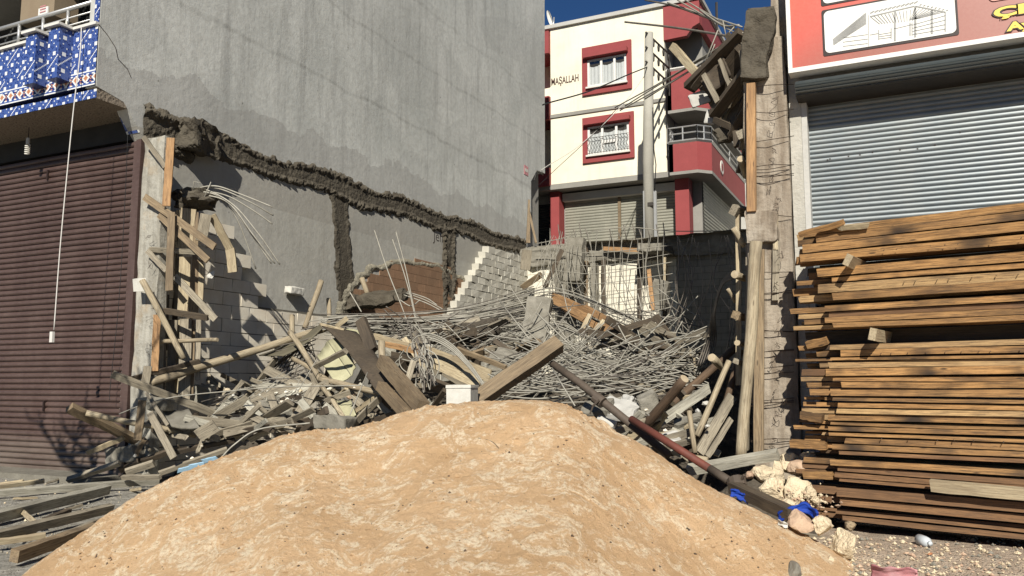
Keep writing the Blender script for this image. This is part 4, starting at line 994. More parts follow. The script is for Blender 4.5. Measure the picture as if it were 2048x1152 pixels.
def dep(p): return (p-EYE).dot(fw)
def PL(kind, name, label, cat, x1, y1, Y1, x2, y2, Y2, wpx, t, mat='wood_grey', roll=0.25, group=None, **k):
    p1 = P(x1, y1, Y1); p2 = P(x2, y2, Y2); w_ = wpx*dep((p1+p2)/2)/F
    if kind == 'p': return plank(name, label, cat, p1, p2, w_, t, mat, roll, group=group, **k)
    return log(name, label, cat, p1, p2, w_/2*1.06, w_/2*.94, mat, group=group, **k)
GL = 'broken boards around the left column'
L_ = [
 ('p', 'upright_board', 'new orange upright board at the top right edge of the left column', 342, 276, 9.12, 333, 412, 9.12, 13, .03, 'wood_orange', .35),
 ('p', 'upright_board', 'long brown upright board in front of the crossing slats, below the new orange one', 343, 424, 9.08, 339, 581, 9.05, 12, .03, 'wood_brown', .35),
 ('p', 'slat', 'splintered slat sticking out over the top left corner of the left column', 287, 274, 9.05, 331, 334, 9.15, 8, .03, 'wood_grey', .3),
 ('p', 'slat', 'uppermost of the two long crossing slats on the left column', 289, 393, 9.12, 430, 494, 9.25, 12, .025, 'wood_brown', .2),
 ('p', 'slat', 'lower of the two long crossing slats on the left column', 318, 429, 9.17, 416, 521, 9.28, 11, .025, 'wood_brown', .2),
 ('p', 'slat', 'short slanting slat on the left of the column above the white paper', 294, 501, 9.14, 333, 541, 9.14, 9, .02, 'wood_grey', .2),
 ('p', 'slat', 'slanting slat whose shadow falls across the left block wall', 350, 552, 9.3, 431, 639, 9.5, 11, .025, 'wood_grey', .3),
 ('p', 'batten', 'upper short level batten across the left formwork', 301, 499, 9.18, 392, 504, 9.3, 8, .04, 'wood_grey', .3),
 ('p', 'batten', 'dark level batten halfway up the left formwork', 327, 621, 9.3, 416, 636, 9.45, 9, .05, 'wood_dark', .4),
 ('l', 'round_batten', 'rough round batten low across the left formwork', 290, 684, 9.3, 435, 680, 9.4, 7, .05, 'log', 0),
 ('p', 'form_board', 'widest pale board below the mud lump on the left formwork', 377, 417, 9.75, 369, 502, 9.75, 19, .03, 'wood_pale', .1),
 ('p', 'form_board', 'short grey-brown board under the right side of the mud lump', 412, 428, 9.8, 402, 482, 9.8, 14, .03, 'wood_grey', .1),
 ('p', 'form_board', 'tapering pale board below the short level batten', 371, 514, 9.75, 367, 625, 9.75, 15, .03, 'wood_pale', .1),
 ('p', 'form_board', 'pale brown board leaning right of the tapering one', 396, 520, 9.8, 385, 625, 9.8, 14, .03, 'wood_brown', .1),
 ('p', 'form_board', 'lower pale board standing behind the long round pole', 372, 638, 9.75, 368, 800, 9.7, 15, .03, 'wood_grey', .1),
 ('p', 'form_board', 'narrow grey board at the foot of the left formwork', 346, 640, 9.7, 341, 790, 9.7, 11, .03, 'wood_grey', .1),
 ('p', 'form_board', 'dark narrow board deep inside the left formwork', 352, 430, 10.0, 346, 640, 10.0, 12, .03, 'wood_dark', .1),
 ('p', 'form_board', 'grey form board with a knot right beside the column shaft', 325, 560, 9.5, 321, 780, 9.5, 12, .03, 'wood_grey', .1),
 ('p', 'form_board', 'orange-stained strip on the lower column face', 314, 630, 9.17, 309, 742, 9.17, 9, .02, 'wood_orange', .1),
 ('p', 'form_board', 'thin bright strip beside the mud lump', 356, 420, 9.7, 354, 470, 9.7, 5, .02, 'wood_pale', .1),
 ('p', 'leaning_board', 'pale split board leaning right from under the mud lump', 424, 430, 9.9, 462, 503, 10.3, 13, .03, 'wood_pale', .3),
 ('p', 'leaning_board', 'pale grooved board end hanging below the split leaning board', 460, 497, 10.28, 466, 544, 10.35, 15, .05, 'wood_pale', .3),
 ('l', 'leaning_pole', 'thin pale pole leaning on the column beside the white paper', 285, 560, 8.95, 368, 716, 9.3, 10, 0, 'log', 0),
 ('l', 'long_pole', 'long pale round pole rising to the right in front of the left block wall', 300, 765, 9.1, 655, 655, 11.9, 13, 0, 'log', 0),
 ('p', 'long_board', 'long straight grey board sloping down right from the maroon shutter edge', 224, 748, 8.6, 470, 843, 10.0, 12, .05, 'wood_grey', .5),
 ('p', 'shadowed_board', 'dark board under the long round pole', 262, 758, 9.0, 400, 722, 9.6, 8, .04, 'wood_dark', .5),
 ('p', 'column_cleat', 'worn board nailed upright on the foot of the left column', 296, 732, 9.0, 289, 775, 9.0, 13, .03, 'wood_grey', .2),
]
for k, n_, lb, x1, y1, Y1, x2, y2, Y2, w_, t_, mt, ro in L_: PL(k, n_, lb, n_.replace('_', ' '), x1, y1, Y1, x2, y2, Y2, w_*(1.5 if n_ == 'form_board' else 1.2), t_, mt, ro, group=GL)
for (x, y0, y1, w_, mt, lb) in ((392, 425, 560, 10, 'wood_brown', 'brown form board squeezed between two wider ones under the mud lump'), (362, 425, 520, 9, 'wood_grey', 'narrow weathered form board at the left end of the mud lump'), (404, 505, 600, 10, 'wood_pale', 'rightmost pale form board above the shadowed slat'), (334, 590, 700, 9, 'wood_grey', 'grey strip board hugging the column shaft at mid height'), (382, 570, 650, 11, 'wood_dark', 'dark form board in the middle of the left formwork'), (358, 505, 620, 13, 'wood_grey', 'grey form board between the two pale ones, upper half'), (384, 640, 790, 12, 'wood_brown', 'brown form board right of the lower pale board'), (358, 640, 790, 10, 'wood_pale', 'slim pale form board in the lower left formwork'), (398, 640, 760, 9, 'wood_grey', 'outermost grey form board of the lower left formwork')):
    PL('p', 'form_board', lb, 'form board', x, y0, 9.85, x-3, y1, 9.8, w_, .03, mt, .1, group=GL)
mb = MB(); p = P(280, 570, 9.0); a, b = P(268, 584, 9.02), P(292, 556, 8.98)
def pap(u, v): q = a.lerp(b, .5); return (a.x+(b.x-a.x)*(u+.12*(1-v)), 8.98-.03*math.sin(u*3)*v, a.z+(b.z-a.z)*v)
mb.grid(pap, 6, 6); tag(mb.build('white_paper', M['foam']), 'curled white paper notice on the left column beside the maroon frame', 'paper')
tag(rock('hanging_foam_bit', '', '', P(422, 550, 9.5), (.06, .05, .07), 'foam', 9, rough=.5), 'small white foam lump dangling on a wire by the left formwork', 'foam lump')
rod('', None, None, arc([P(402, 520, 9.3), P(410, 538, 9.45), P(418, 546, 9.5)]), .004, 'wire').name = 'hanging_wire'
tag(bpy.data.objects['hanging_wire'], 'thin wire holding the white foam lump by the left formwork', 'wire')
# bent starter bars springing from the mud lump
GB = 'bent bars above the left formwork'
for k, pts in enumerate([
  [(366, 398, 9.8), (388, 380, 9.8), (430, 372, 9.9), (480, 388, 10.1), (545, 414, 10.4)],
  [(360, 402, 9.8), (400, 378, 9.85), (440, 378, 9.95), (500, 404, 10.1), (547, 431, 10.4)],
  [(372, 395, 9.85), (410, 384, 9.9), (455, 392, 10), (505, 420, 10.2), (545, 448, 10.4)],
  [(356, 405, 9.8), (392, 386, 9.85), (440, 398, 10), (475, 440, 10.2), (512, 538, 10.5)],
  [(366, 404, 9.8), (404, 384, 9.85), (452, 402, 10), (495, 458, 10.2), (543, 527, 10.5)],
  [(362, 396, 9.8), (400, 390, 9.85), (456, 405, 10), (505, 468, 10.2), (550, 527, 10.5)],
  [(364, 400, 9.8), (396, 376, 9.85), (462, 406, 10), (515, 465, 10.2), (560, 529, 10.5)]]):
    tag(rod('bent_bar', '', '', arc([P(*q) for q in pts]), .0125), 'pale bent bar fanning out over the left block wall from the mud lump', 'steel bar', GB)
for q in ([(386, 384, 9.75), (388, 363, 9.75), (402, 366, 9.8)], [(408, 396, 9.8), (422, 364, 9.85)], [(362, 392, 9.75), (368, 402, 9.7)]):
    tag(rod('stirrup', '', '', [P(*c) for c in q], .008), 'small bent stirrup standing up from the mud lump', 'stirrup', 'stirrups on the mud lump')

# ================================================================ right column, broken head, hanging formwork
rc = thing('right_concrete_column', 'tall board-marked concrete column with rusty tie wires beside the timber stack', 'column', (-1.3, 9.45, 0))
rough_slab('shaft', None, None, V((-1.31, 9.44, 2.68)), (.47, .36, 5.4), (0, 0, 0), 'colface', 12, .012, sub=26, parent=rc)
x0, x1 = P(1547, 80, 9.4).x, P(1580, 80, 9.4).x
rough_slab('upper_shaft', None, None, V(((x0+x1)/2, 9.47, 6.0)), (x1-x0, .3, 1.9), (0, 0, 0), 'colface', 13, .012, sub=16, parent=rc)
c = P(1518, 98, 9.3); rough_slab('broken_head', None, None, c, (.30, .42, .80), (0, R(8), 0), 'mud', 6, .024, sub=34, parent=rc)
c = P(1524, 452, 9.2); rough_slab('collar_patch', None, None, c, (.33, .10, .36), (0, R(2), 0), 'colface', 16, .022, sub=10, parent=rc)
mb = MB(); rng = random.Random(8)
for y in (176, 228, 286, 340, 352, 432, 545, 590, 660, 705, 742, 800, 815, 885):
    for k in range(rng.choice((1, 2, 2))):
        y1 = y+rng.uniform(-6, 6); y2 = y-5+rng.uniform(-10, 10)
        mb.tube(arc([P(1502, y1, 9.2), P(1540, (y1+y2)/2+rng.uniform(-3, 5), 9.17), P(1588, y2, 9.22)], 5), .0045, 3)
for (x, y) in ((1545, 250), (1550, 200), (1545, 360), (1548, 300), (1556, 400), (1550, 410), (1560, 510), (1555, 570), (1562, 640), (1556, 690), (1545, 720), (1560, 745), (1548, 785), (1570, 805), (1555, 830), (1550, 880)): tie_tangle(x, y, 9.17, 2, 8)
mb.build('tie_wires', M['wire'], rc)
GR = 'formwork timber on the right column'
R_ = [
 ('p', 'upright_board', 'new orange upright half-log on the left edge of the right column', 1503, 168, 9.18, 1504, 424, 9.15, 17, .06, 'wood_orange', .2),
 ('p', 'upright_board', 'brown upright board on the lower left edge of the right column', 1519, 500, 9.18, 1517, 905, 9.15, 19, .04, 'wood_brown', .15),
 ('p', 'upright_board', 'narrow pale board beside the collar patch of the right column', 1551, 430, 9.2, 1551, 500, 9.2, 9, .03, 'wood_pale', .1),
 ('p', 'upright_board', 'greenish upright strip running down the middle of the right column', 1553, 482, 9.205, 1551, 600, 9.205, 13, .02, 'wood_grey', .1),
 ('l', 'leaning_prop', 'long pale prop pole leaning on the right column down to its foot', 1515, 484, 9.0, 1481, 916, 8.9, 23, 0, 'log', 0),
 ('p', 'side_board', 'pale edge-on board on the far left side of the right column', 1477, 428, 9.6, 1477, 770, 9.6, 10, .04, 'wood_pale', .1),
 ('p', 'side_board', 'thin pale board behind the leaning prop', 1497, 490, 9.35, 1494, 900, 9.35, 8, .06, 'wood_grey', .3),
 ('l', 'log_stub', 'pale log stub slanting out near the top of the dark gap', 1467, 456, 9.5, 1490, 492, 9.6, 12, 0, 'log', 0),
 ('l', 'log_stub', 'short log stub beside the prop, second from the top', 1470, 547, 9.3, 1492, 556, 9.6, 15, 0, 'log', 0),
 ('p', 'block_stub', 'squared stub beside the prop, third from the top', 1471, 631, 9.3, 1492, 634, 9.6, 15, .09, 'wood_brown', .2),
 ('l', 'log_stub', 'small log stub beside the prop, fourth from the top', 1474, 686, 9.3, 1490, 690, 9.6, 11, 0, 'log', 0),
 ('p', 'block_stub', 'smallest squared stub beside the prop', 1472, 723, 9.3, 1488, 726, 9.6, 10, .07, 'wood_grey', .2),
 ('p', 'block_stub', 'dirty squared timber end at the top of the dark gap', 1467, 420, 9.5, 1493, 424, 9.8, 19, .09, 'wood_grey', .3),
 ('l', 'thin_branch', 'short pale broken branch in the dark gap', 1456, 578, 9.8, 1472, 604, 9.9, 7, 0, 'log', 0),
 ('p', 'hanging_beam', 'upper long dirty beam hanging from the broken column head', 1378, 176, 10.3, 1486, 66, 9.7, 26, .10, 'wood_dark', .5),
 ('p', 'hanging_beam', 'lower dirty squared beam hanging from the broken column head', 1427, 232, 10.0, 1507, 124, 9.4, 22, .10, 'wood_dark', .4),
 ('p', 'hanging_board', 'pale board end jutting up left of the hanging formwork', 1345, 92, 10.8, 1398, 152, 10.4, 15, .06, 'wood_pale', .4),
 ('p', 'hanging_board', 'dark board hanging lowest under the broken column head', 1468, 280, 9.9, 1497, 200, 9.6, 26, .05, 'wood_dark', .1),
 ('p', 'hanging_board', 'dark sheet board between the two hanging beams', 1420, 190, 10.2, 1488, 110, 9.85, 46, .03, 'wood_dark', .1),
 ('p', 'hanging_board', 'dark torn board behind the lower hanging beam', 1450, 215, 10.25, 1492, 150, 10.0, 34, .03, 'wood_dark', -.3),
 ('p', 'hanging_board', 'thin brown lath across the hanging formwork', 1405, 160, 10.1, 1440, 215, 9.95, 9, .03, 'wood_dark', .3),
 ('p', 'hanging_board', 'grey lath upright beside the broken head', 1482, 100, 9.5, 1490, 165, 9.5, 7, .03, 'wood_grey', .3),
 ('l', 'log_stub', 'grey log stub below the hanging formwork', 1480, 318, 9.4, 1494, 352, 9.8, 13, 0, 'log', 0),
 ('p', 'block_stub', 'squared end poking out below the hanging formwork', 1482, 268, 9.3, 1494, 282, 9.8, 16, .10, 'wood_grey', .3),
]
for k, n_, lb, x1, y1, Y1, x2, y2, Y2, w_, t_, mt, ro in R_: PL(k, n_, lb, n_.replace('_', ' '), x1, y1, Y1, x2, y2, Y2, w_, t_, mt, ro, group=GR)
for (x1, y1, x2, y2, Y, w_, mt, lb) in ((1400, 165, 1470, 90, 10.3, 20, 'wood_dark', 'dark plank behind the upper hanging beam'), (1436, 205, 1480, 130, 10.35, 24, 'wood_dark', 'dark plank in the shade between the hanging beams'), (1450, 250, 1498, 165, 10.1, 22, 'wood_grey', 'dull plank right of the lower hanging beam'),
      (1462, 272, 1494, 215, 9.75, 16, 'wood_dark', 'short dirty plank end below the lower hanging beam'), (1408, 150, 1436, 205, 10.0, 10, 'wood_grey', 'grey lath crossing the hanging sheet'), (1440, 120, 1462, 178, 9.9, 7, 'wood_grey', 'second grey lath crossing the hanging sheet'), (1386, 178, 1420, 130, 10.2, 12, 'wood_dark', 'stubby dirty board under the left end of the upper beam'), (1418, 140, 1474, 170, 10.1, 9, 'wood_grey', 'level grey lath across the two hanging beams'), (1428, 240, 1482, 262, 9.9, 12, 'wood_dark', 'level dirty board at the bottom of the hanging mass'), (1455, 70, 1490, 110, 9.9, 12, 'wood_dark', 'short dark board tucked beside the broken head'), (1482, 300, 1498, 240, 9.6, 12, 'wood_grey', 'grey board end dangling against the orange half-log'), (1476, 345, 1492, 300, 9.7, 9, 'wood_dark', 'lowest dark splinter dangling by the orange half-log'), (1470, 235, 1476, 292, 9.8, 14, 'wood_dark', 'dark board end hanging straight down by the column')):
    PL('p', 'hanging_board', lb, 'hanging board', x1, y1, Y, x2, y2, Y-.2, w_, .04, mt, .3, group=GR)
c = P(1398, 198, 10.3); rough_slab('concrete_flake', 'grey concrete flake dangling left of the hanging beams', 'concrete piece', c, (.24, .06, .17), (0, R(-20), .3), 'ltgrey', 21, .012)
c = P(1420, 235, 10.1); rough_slab('concrete_flake', 'pale concrete flake under the left end of the hanging beams', 'concrete piece', c, (.13, .06, .18), (0, R(15), .2), 'ltgrey', 22, .012)
c = P(1456, 266, 10.0); rough_slab('mud_clod', 'dark mud clod hanging at the bottom of the broken formwork', 'mud clod', c, (.30, .2, .16), (0, R(-25), .2), 'mud', 23, .04)
GH = 'bars hanging from the broken column head'
for pts in ([(1230, 215, 12.5), (1330, 160, 11.5), (1478, 70, 9.9)], [(1240, 221, 12.4), (1345, 162, 11.4), (1482, 78, 9.9)], [(1250, 212, 12.3), (1350, 150, 11.3), (1470, 82, 10)], [(1290, 198, 12), (1380, 142, 11), (1478, 84, 9.9)],
            [(1335, 5, 11.5), (1410, 30, 10.8), (1484, 54, 9.7)], [(1370, 0, 11.3), (1430, 36, 10.5), (1486, 66, 9.7)], [(1355, 0, 11.3), (1424, 40, 10.5), (1484, 74, 9.7)], [(1400, 20, 10.8), (1445, 50, 10.2), (1478, 50, 9.8)]):
    tag(rod('hanging_bar', '', '', arc([P(*q) for q in pts]), .011), 'long pale bar sloping down left from the broken column head', 'steel bar', GH)
for pts in ([(1446, 42, 9.9), (1452, 72, 9.9)], [(1452, 72, 9.9), (1470, 52, 9.9)], [(1436, 60, 9.9), (1400, 150, 10.1)], [(1430, 88, 10), (1412, 128, 10.1)], [(1495, 25, 9.5), (1502, 34, 9.4)]):
    tag(rod('stirrup', '', '', [P(*q) for q in pts], .008), 'short thin stirrup wire on the bars of the broken column head', 'stirrup', 'stirrups at the column head')

# ================================================================ timber stack
ORD = 'first second third fourth fifth sixth seventh eighth ninth tenth eleventh twelfth thirteenth fourteenth fifteenth sixteenth seventeenth eighteenth nineteenth twentieth'.split()
def ordw(n):
    if n <= 20: return ORD[n-1]
    t = {2: 'twenty', 3: 'thirty', 4: 'forty', 5: 'fifty'}[n//10]
    return t.replace('ty', 'tieth') if n % 10 == 0 else t+'-'+ORD[n % 10-1]
rng = random.Random(21); sdir = V((math.cos(R(11)), -math.sin(R(11)), 0)); sdep = V((math.sin(R(11)), math.cos(R(11)), 0))
S0 = V((-0.80, 8.42, 0))
def s_of(x, y):         # along-stack coordinate and height of a photo point on the front face
    r = ray(x, y); n = sdep; t = (S0-EYE).dot(n)/r.dot(n); p = EYE+r*t; return (p-S0).dot(sdir), p.z
rows = []; ylist = [461, 477, 496, 514, ('gap', 531), 548, 562, 581, 597, ('gap', 607), 620, 631, 643, 655, ('gap', 687), 698, 712, 722, 736, 752, 763, 777, 793, 804, 818, 829, 843, 853, 865, 876, 890, 902, 914, ('gap', 921), 934, 946, 958, 968, ('gap', 977), 997, 1017, ('gap', 1022), 1033, 1046]
prev = 446; n_row = 0
for it in ylist:
    if isinstance(it, tuple):
        prev = it[1]; continue
    _, za = s_of(1700, prev); _, zb_ = s_of(1700, it); rows.append((zb_, za)); prev = it
for i, (z0, z1) in enumerate(rows):
    lay = 5
    z0 = max(z0, .1); h = z1-z0-rng.choice((.006, .009, .014, .022))
    sag = 0
    for k in range(lay):
        low = i > 30
        xs0 = rng.choice((1640, 1650, 1660, 1668, 1680, 1655)) if k == 0 else rng.uniform(1572, 1645)
        if k == 0 and i < 4: xs0 = (1645, 1640, 1612, 1606)[i]
        if k == 0 and low: xs0 = rng.uniform(1655, 1672)
        s0 = s_of(xs0, 700)[0]; L = 4.6; q = .055+k*.125+rng.uniform(-.012, .012) + (0.02*(i % 2))
        if k == 4 and rng.random() < .3: continue
        tilt = rng.uniform(-.004, .004) - (0.012 if low and k == 0 else 0)
        if i < 3: tilt += .012
        pa = S0+sdir*s0+sdep*q+V((0, 0, (z0+z1)/2)); pb = S0+sdir*(s0+L)+sdep*(q+rng.uniform(-.03, .03))+V((0, 0, (z0+z1)/2+tilt*L))
        hh = h*rng.uniform(.90, .97) if k else h
        col = 'timber' if rng.random() < .72 else rng.choice(('timber_low', 'timber_pale', 'timber_pale'))
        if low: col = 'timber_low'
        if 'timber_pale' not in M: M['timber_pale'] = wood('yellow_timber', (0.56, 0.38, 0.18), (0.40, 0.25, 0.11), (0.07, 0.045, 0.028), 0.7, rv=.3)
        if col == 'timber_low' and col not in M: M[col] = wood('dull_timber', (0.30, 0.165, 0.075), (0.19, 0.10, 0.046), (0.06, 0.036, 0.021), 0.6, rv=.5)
        lab = ('%s board from the top in the front face of the timber stack' % ordw(i+1)).replace('first board', 'topmost board') if k == 0 else 'shaded board end poking left out of the timber stack beside its %s row' % ordw(i+1)
        mw_ = Matrix((sdir, V((0, 0, 1)), sdir.cross(V((0, 0, 1))))).transposed()
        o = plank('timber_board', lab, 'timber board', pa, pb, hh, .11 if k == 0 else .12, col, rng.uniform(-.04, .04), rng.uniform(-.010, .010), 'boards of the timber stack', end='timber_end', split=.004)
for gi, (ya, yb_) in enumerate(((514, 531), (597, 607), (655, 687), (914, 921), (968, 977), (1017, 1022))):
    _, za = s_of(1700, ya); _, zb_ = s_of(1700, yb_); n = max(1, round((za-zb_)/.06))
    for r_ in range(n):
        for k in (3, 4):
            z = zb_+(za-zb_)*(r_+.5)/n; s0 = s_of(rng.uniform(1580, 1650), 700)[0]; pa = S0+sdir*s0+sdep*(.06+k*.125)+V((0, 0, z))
            plank('timber_board', 'board coloured dark for shade deep in the %s dark gap of the timber stack' % ordw(gi+1), 'timber board', pa, pa+sdir*4.6, (za-zb_)/n-.002, .12, 'wood_dark', 0, 0, 'boards of the timber stack', end='timber_end')  # filler boards in a dark colour that stands in for the gap's deep shade
# loose pieces of the stack
def st(x, y, dq=0.0):
    s, z = s_of(x, y); return S0+sdir*s+sdep*dq+V((0, 0, z))
for (x, y, lab) in ((1708, 526, 'short pale spacer block sticking out of the upper dark gap of the timber stack'), (1757, 671, 'short pale spacer block sticking out of the middle dark gap of the timber stack')):
    p = st(x, y, -.22); plank('spacer_block', lab, 'spacer block', p, p+sdep*.9, .11, .06, 'wood_pale', 0, end='wood_pale')
p, q = st(1866, 969, -.10), st(2110, 992, -.10)
plank('loose_board', 'paler short board laid on the lower right of the timber stack', 'timber board', p, q, .10, .05, 'wood_pale', .25, group='boards of the timber stack')
p, q = st(1608, 690, .1), st(1650, 680, .08); plank('board_offcut', 'short orange offcut tilted at the left end of the middle dark gap', 'timber offcut', p, q, .07, .05, 'timber', .2)
for (x1, y1, x2, y2, lab) in ((1575, 888, 1648, 892, 'lowest thick board end sticking out over the white stones'), (1596, 830, 1640, 838, 'short board end in the shade left of the stack'), (1602, 950, 1662, 952, 'dull squared end lying between the stones and the stack')):
    plank('board_offcut', lab, 'timber offcut', st(x1, y1, .1), st(x2, y2, .1), .07, .10, 'timber', .2)
plank('torn_splinter', 'pale torn splinter hanging on the upper left of the timber stack', 'splinter', st(1678, 458, -.03), st(1735, 452, -.03), .05, .02, 'wood_pale', .4, split=.05)
plank('slanted_board', 'long thin board sliding off the top left of the timber stack', 'timber board', st(1600, 470, -.02), st(1690, 446, -.04), .05, .05, 'timber', .2, group='boards of the timber stack')
# nails and nail stains along some boards
mb = MB(); rn = random.Random(4)
for yb in (506, 571, 708, 872):
    x = 1790 + rn.uniform(-40, 40)
    while x < 2048:
        p = st(x, yb-(x-1700)*(.115*(770-yb)/340), -.008); mb.tube([p, p-sdep*.02+V((rn.uniform(-.006, .006), 0, rn.uniform(-.016, -.004)))], .004, 4); x += rn.uniform(18, 70)
o = mb.build('bent_nails', M['wire']); o['kind'] = 'stuff'; o['label'] = 'bent nails along the faces of the stacked boards'

# ================================================================ stones, litter on the right
ST = [(1522, 944, 8.6, 30, 24, 'stone', 'pale angular stone beside the split grey beam'), (1500, 950, 8.5, 12, 11, 'stone_pink', 'small pinkish stone left of the pale angular one'), (1556, 946, 8.65, 24, 26, 'stone', 'rounded whitish stone in the middle of the stone pile'),
      (1578, 930, 8.8, 28, 24, 'stone', 'yellowish-white stone at the top of the stone pile'), (1600, 938, 8.7, 26, 20, 'stone_pink', 'red-brown faced stone right of the pile top'), (1616, 924, 8.8, 22, 20, 'stone', 'bright jagged stone against the timber stack'),
      (1550, 985, 8.35, 32, 30, 'stone', 'large crumbly stone low in the stone pile'), (1592, 982, 8.4, 34, 34, 'stone', 'large flat-faced stone next to the crumbly one'), (1536, 972, 8.4, 18, 18, 'slab', 'grey stone at the left foot of the stone pile'),
      (1618, 990, 8.3, 16, 18, 'stone', 'small split stone at the right foot of the stone pile'), (1630, 1000, 8.2, 12, 12, 'stone', 'little white stone by the lowest boards'), (1580, 1008, 8.1, 18, 12, 'stone', 'flat pale stone above the blue cloth'),
      (1603, 1043, 7.2, 34, 26, 'stone_pink', 'pink-brown boulder under the blue cloth'), (1645, 1052, 7.2, 26, 20, 'stone', 'pale chunky stone right of the pink boulder'), (1692, 1084, 7.3, 38, 32, 'stone', 'largest yellowish boulder lying on the dirt'),
      (1585, 1143, 5.7, 22, 20, 'slab', 'grey cobble at the bottom edge of the sand'), (1661, 1120, 6.2, 9, 7, 'stone', 'small clod beside the green plastic strip'), (1700, 1052, 7.4, 14, 10, 'wood_brown', 'broken brown brick bit in front of the timber stack')]
for k, (x, y, Y, w_, h_, mt, lab) in enumerate(ST):
    p = P(x, y, Y) if Y > 6.5 else on_pile(x, y)
    s = dep(p)/F; rock('stone', lab, 'stone', p, (w_*s, w_*s*.8, h_*s), mt, 30+k, 'loose stones beside the timber stack')
mb = MB(); rn = random.Random(9)
for _ in range(1500):
    a = rn.random()
    if a < .38: x, y = rn.uniform(1600, 2048), rn.uniform(1075, 1152); mt = rn.choice((0, 0, 1, 2))
    elif a < .55: x, y = rn.gauss(1600, 30), rn.gauss(1004, 10); mt = rn.choice((0, 1, 1))
    elif a < .8: x, y = rn.uniform(0, 300), rn.uniform(955, 1110); mt = rn.choice((2, 2, 0))
    else: x, y = rn.gauss(1640, 40), rn.gauss(1110, 22); mt = rn.choice((0, 1, 0))
    p = PG(x, y, .008); r = rn.choice((.006, .008, .010, .016, .022))
    if a < .55 and a >= .38: p = P(x, y, 8.2+rn.uniform(-.1, .3))
    i = len(mb.v)
    for q in ((1, 0, 0), (-1, 0, 0), (0, 1, 0), (0, -1, 0), (0, 0, .8), (0, 0, -.8)): mb.vert(p+V([c*r*rn.uniform(.6, 1.4) for c in q]))
    for f in ((0, 2, 4), (2, 1, 4), (1, 3, 4), (3, 0, 4), (2, 0, 5), (1, 2, 5), (3, 1, 5), (0, 3, 5)): mb.face([i+k for k in f], mt)
o = mb.build('gravel', [M['stone'], M['stone_pink'], M['slab']]); o['kind'] = 'stuff'; o['label'] = 'loose gravel and stone chips on the dirt'
# bank of earth under the stones
mb = MB(); c0 = P(1570, 1000, 8.5)
def bank(u, v):
    x = -2.6+2.2*u; y = 7.7+1.7*v; z = .62*math.exp(-((x+1.45)/.62)**2)*min(1, v*1.9)-.03+.05*noise.noise(V((x*5, y*5, 0))); return (x, y, z)
mb.grid(bank, 50, 40); o = mb.build('earth_bank', M['rubble'], None, True); o['kind'] = 'stuff'; o['label'] = 'low bank of crumbled earth under the pale stones'
def cloth(name, label, cat, pts, wpx, mat, Y=None, th=.02):
    ps = arc([P(*q) for q in pts], 8); mb = MB(); n = len(ps)
    for k, p in enumerate(ps):
        s = dep(p)/F*wpx/2
        for j in range(9):
            a = j/8*2-1; mb.vert(p+V((.2*s*noise.noise(V((k*.3, j*.5, 1))), -abs(a)*.02+.006*math.cos(j*1.9+k*.5), -a*s*(1+.15*math.sin(k*.7)))))
    for k in range(n-1):
        for j in range(8): mb.face((k*9+j, k*9+j+1, k*9+j+10, k*9+j+9))
    o = mb.build(name, M[mat], None, True); md = o.modifiers.new('thickness', 'SOLIDIFY'); md.thickness = th
    return tag(o, label, cat)
cloth('blue_cloth', 'crumpled bright blue cloth draped over the stones beside the sand', 'cloth', [(1556, 1032, 7.35), (1580, 1026, 7.3), (1600, 1016, 7.3), (1620, 1020, 7.3), (1634, 1034, 7.2)], 17, 'plastic_blue')
cloth('blue_bag', 'small blue plastic bag at the foot of the red pipe', 'bag', [(1462, 984, 7.7), (1474, 988, 7.7), (1486, 994, 7.7), (1496, 1000, 7.7)], 13, 'plastic_blue')
cloth('white_wrapper', 'white scrap of plastic under the left end of the blue cloth', 'wrapper', [(1556, 1042, 7.15), (1566, 1048, 7.1), (1576, 1050, 7.1)], 10, 'foam', th=.004)
cloth('pink_carton', 'torn pink and white carton lying on the dirt at the bottom edge', 'carton', [(1742, 1140, 5.95), (1770, 1146, 5.85), (1800, 1146, 5.8), (1835, 1150, 5.75)], 24, 'pink', th=.004)
bt = thing('plastic_bottle', 'milky white plastic bottle lying on the dirt before the timber stack', 'bottle', P(1848, 1073, 6.6))
a, b = PG(1837, 1078, .045), PG(1862, 1088, .04); d = (b-a)
mb = MB(); mb.tube([a-d*.02, a+d*.06, a+d*.5, a+d*.72, a+d*.85], [.02, .045, .046, .042, .02], 14); mb.build('body', M['bottle'], bt, True)
mb = MB(); mb.tube([a+d*.86, a+d*1.0], .018, 10); mb.build('neck', M['bottle'], bt, True)
plank('green_strip', 'bright green plastic strip beside the largest boulder', 'plastic strip', PG(1655, 1106, .04), PG(1678, 1116, .03), .035, .01, 'green', .3)
plank('dark_lath', 'dark and white broken lath lying below the pink boulder', 'lath', PZ(1564, 1062, .16), PZ(1655, 1080, .12), .05, .02, 'wood_grey', .5)
rock('orange_peel', 'small orange scrap on the dirt right of the bottle', 'scrap', PG(1861, 1108, .015), (.035, .02, .012), 'tile_orange', 4)
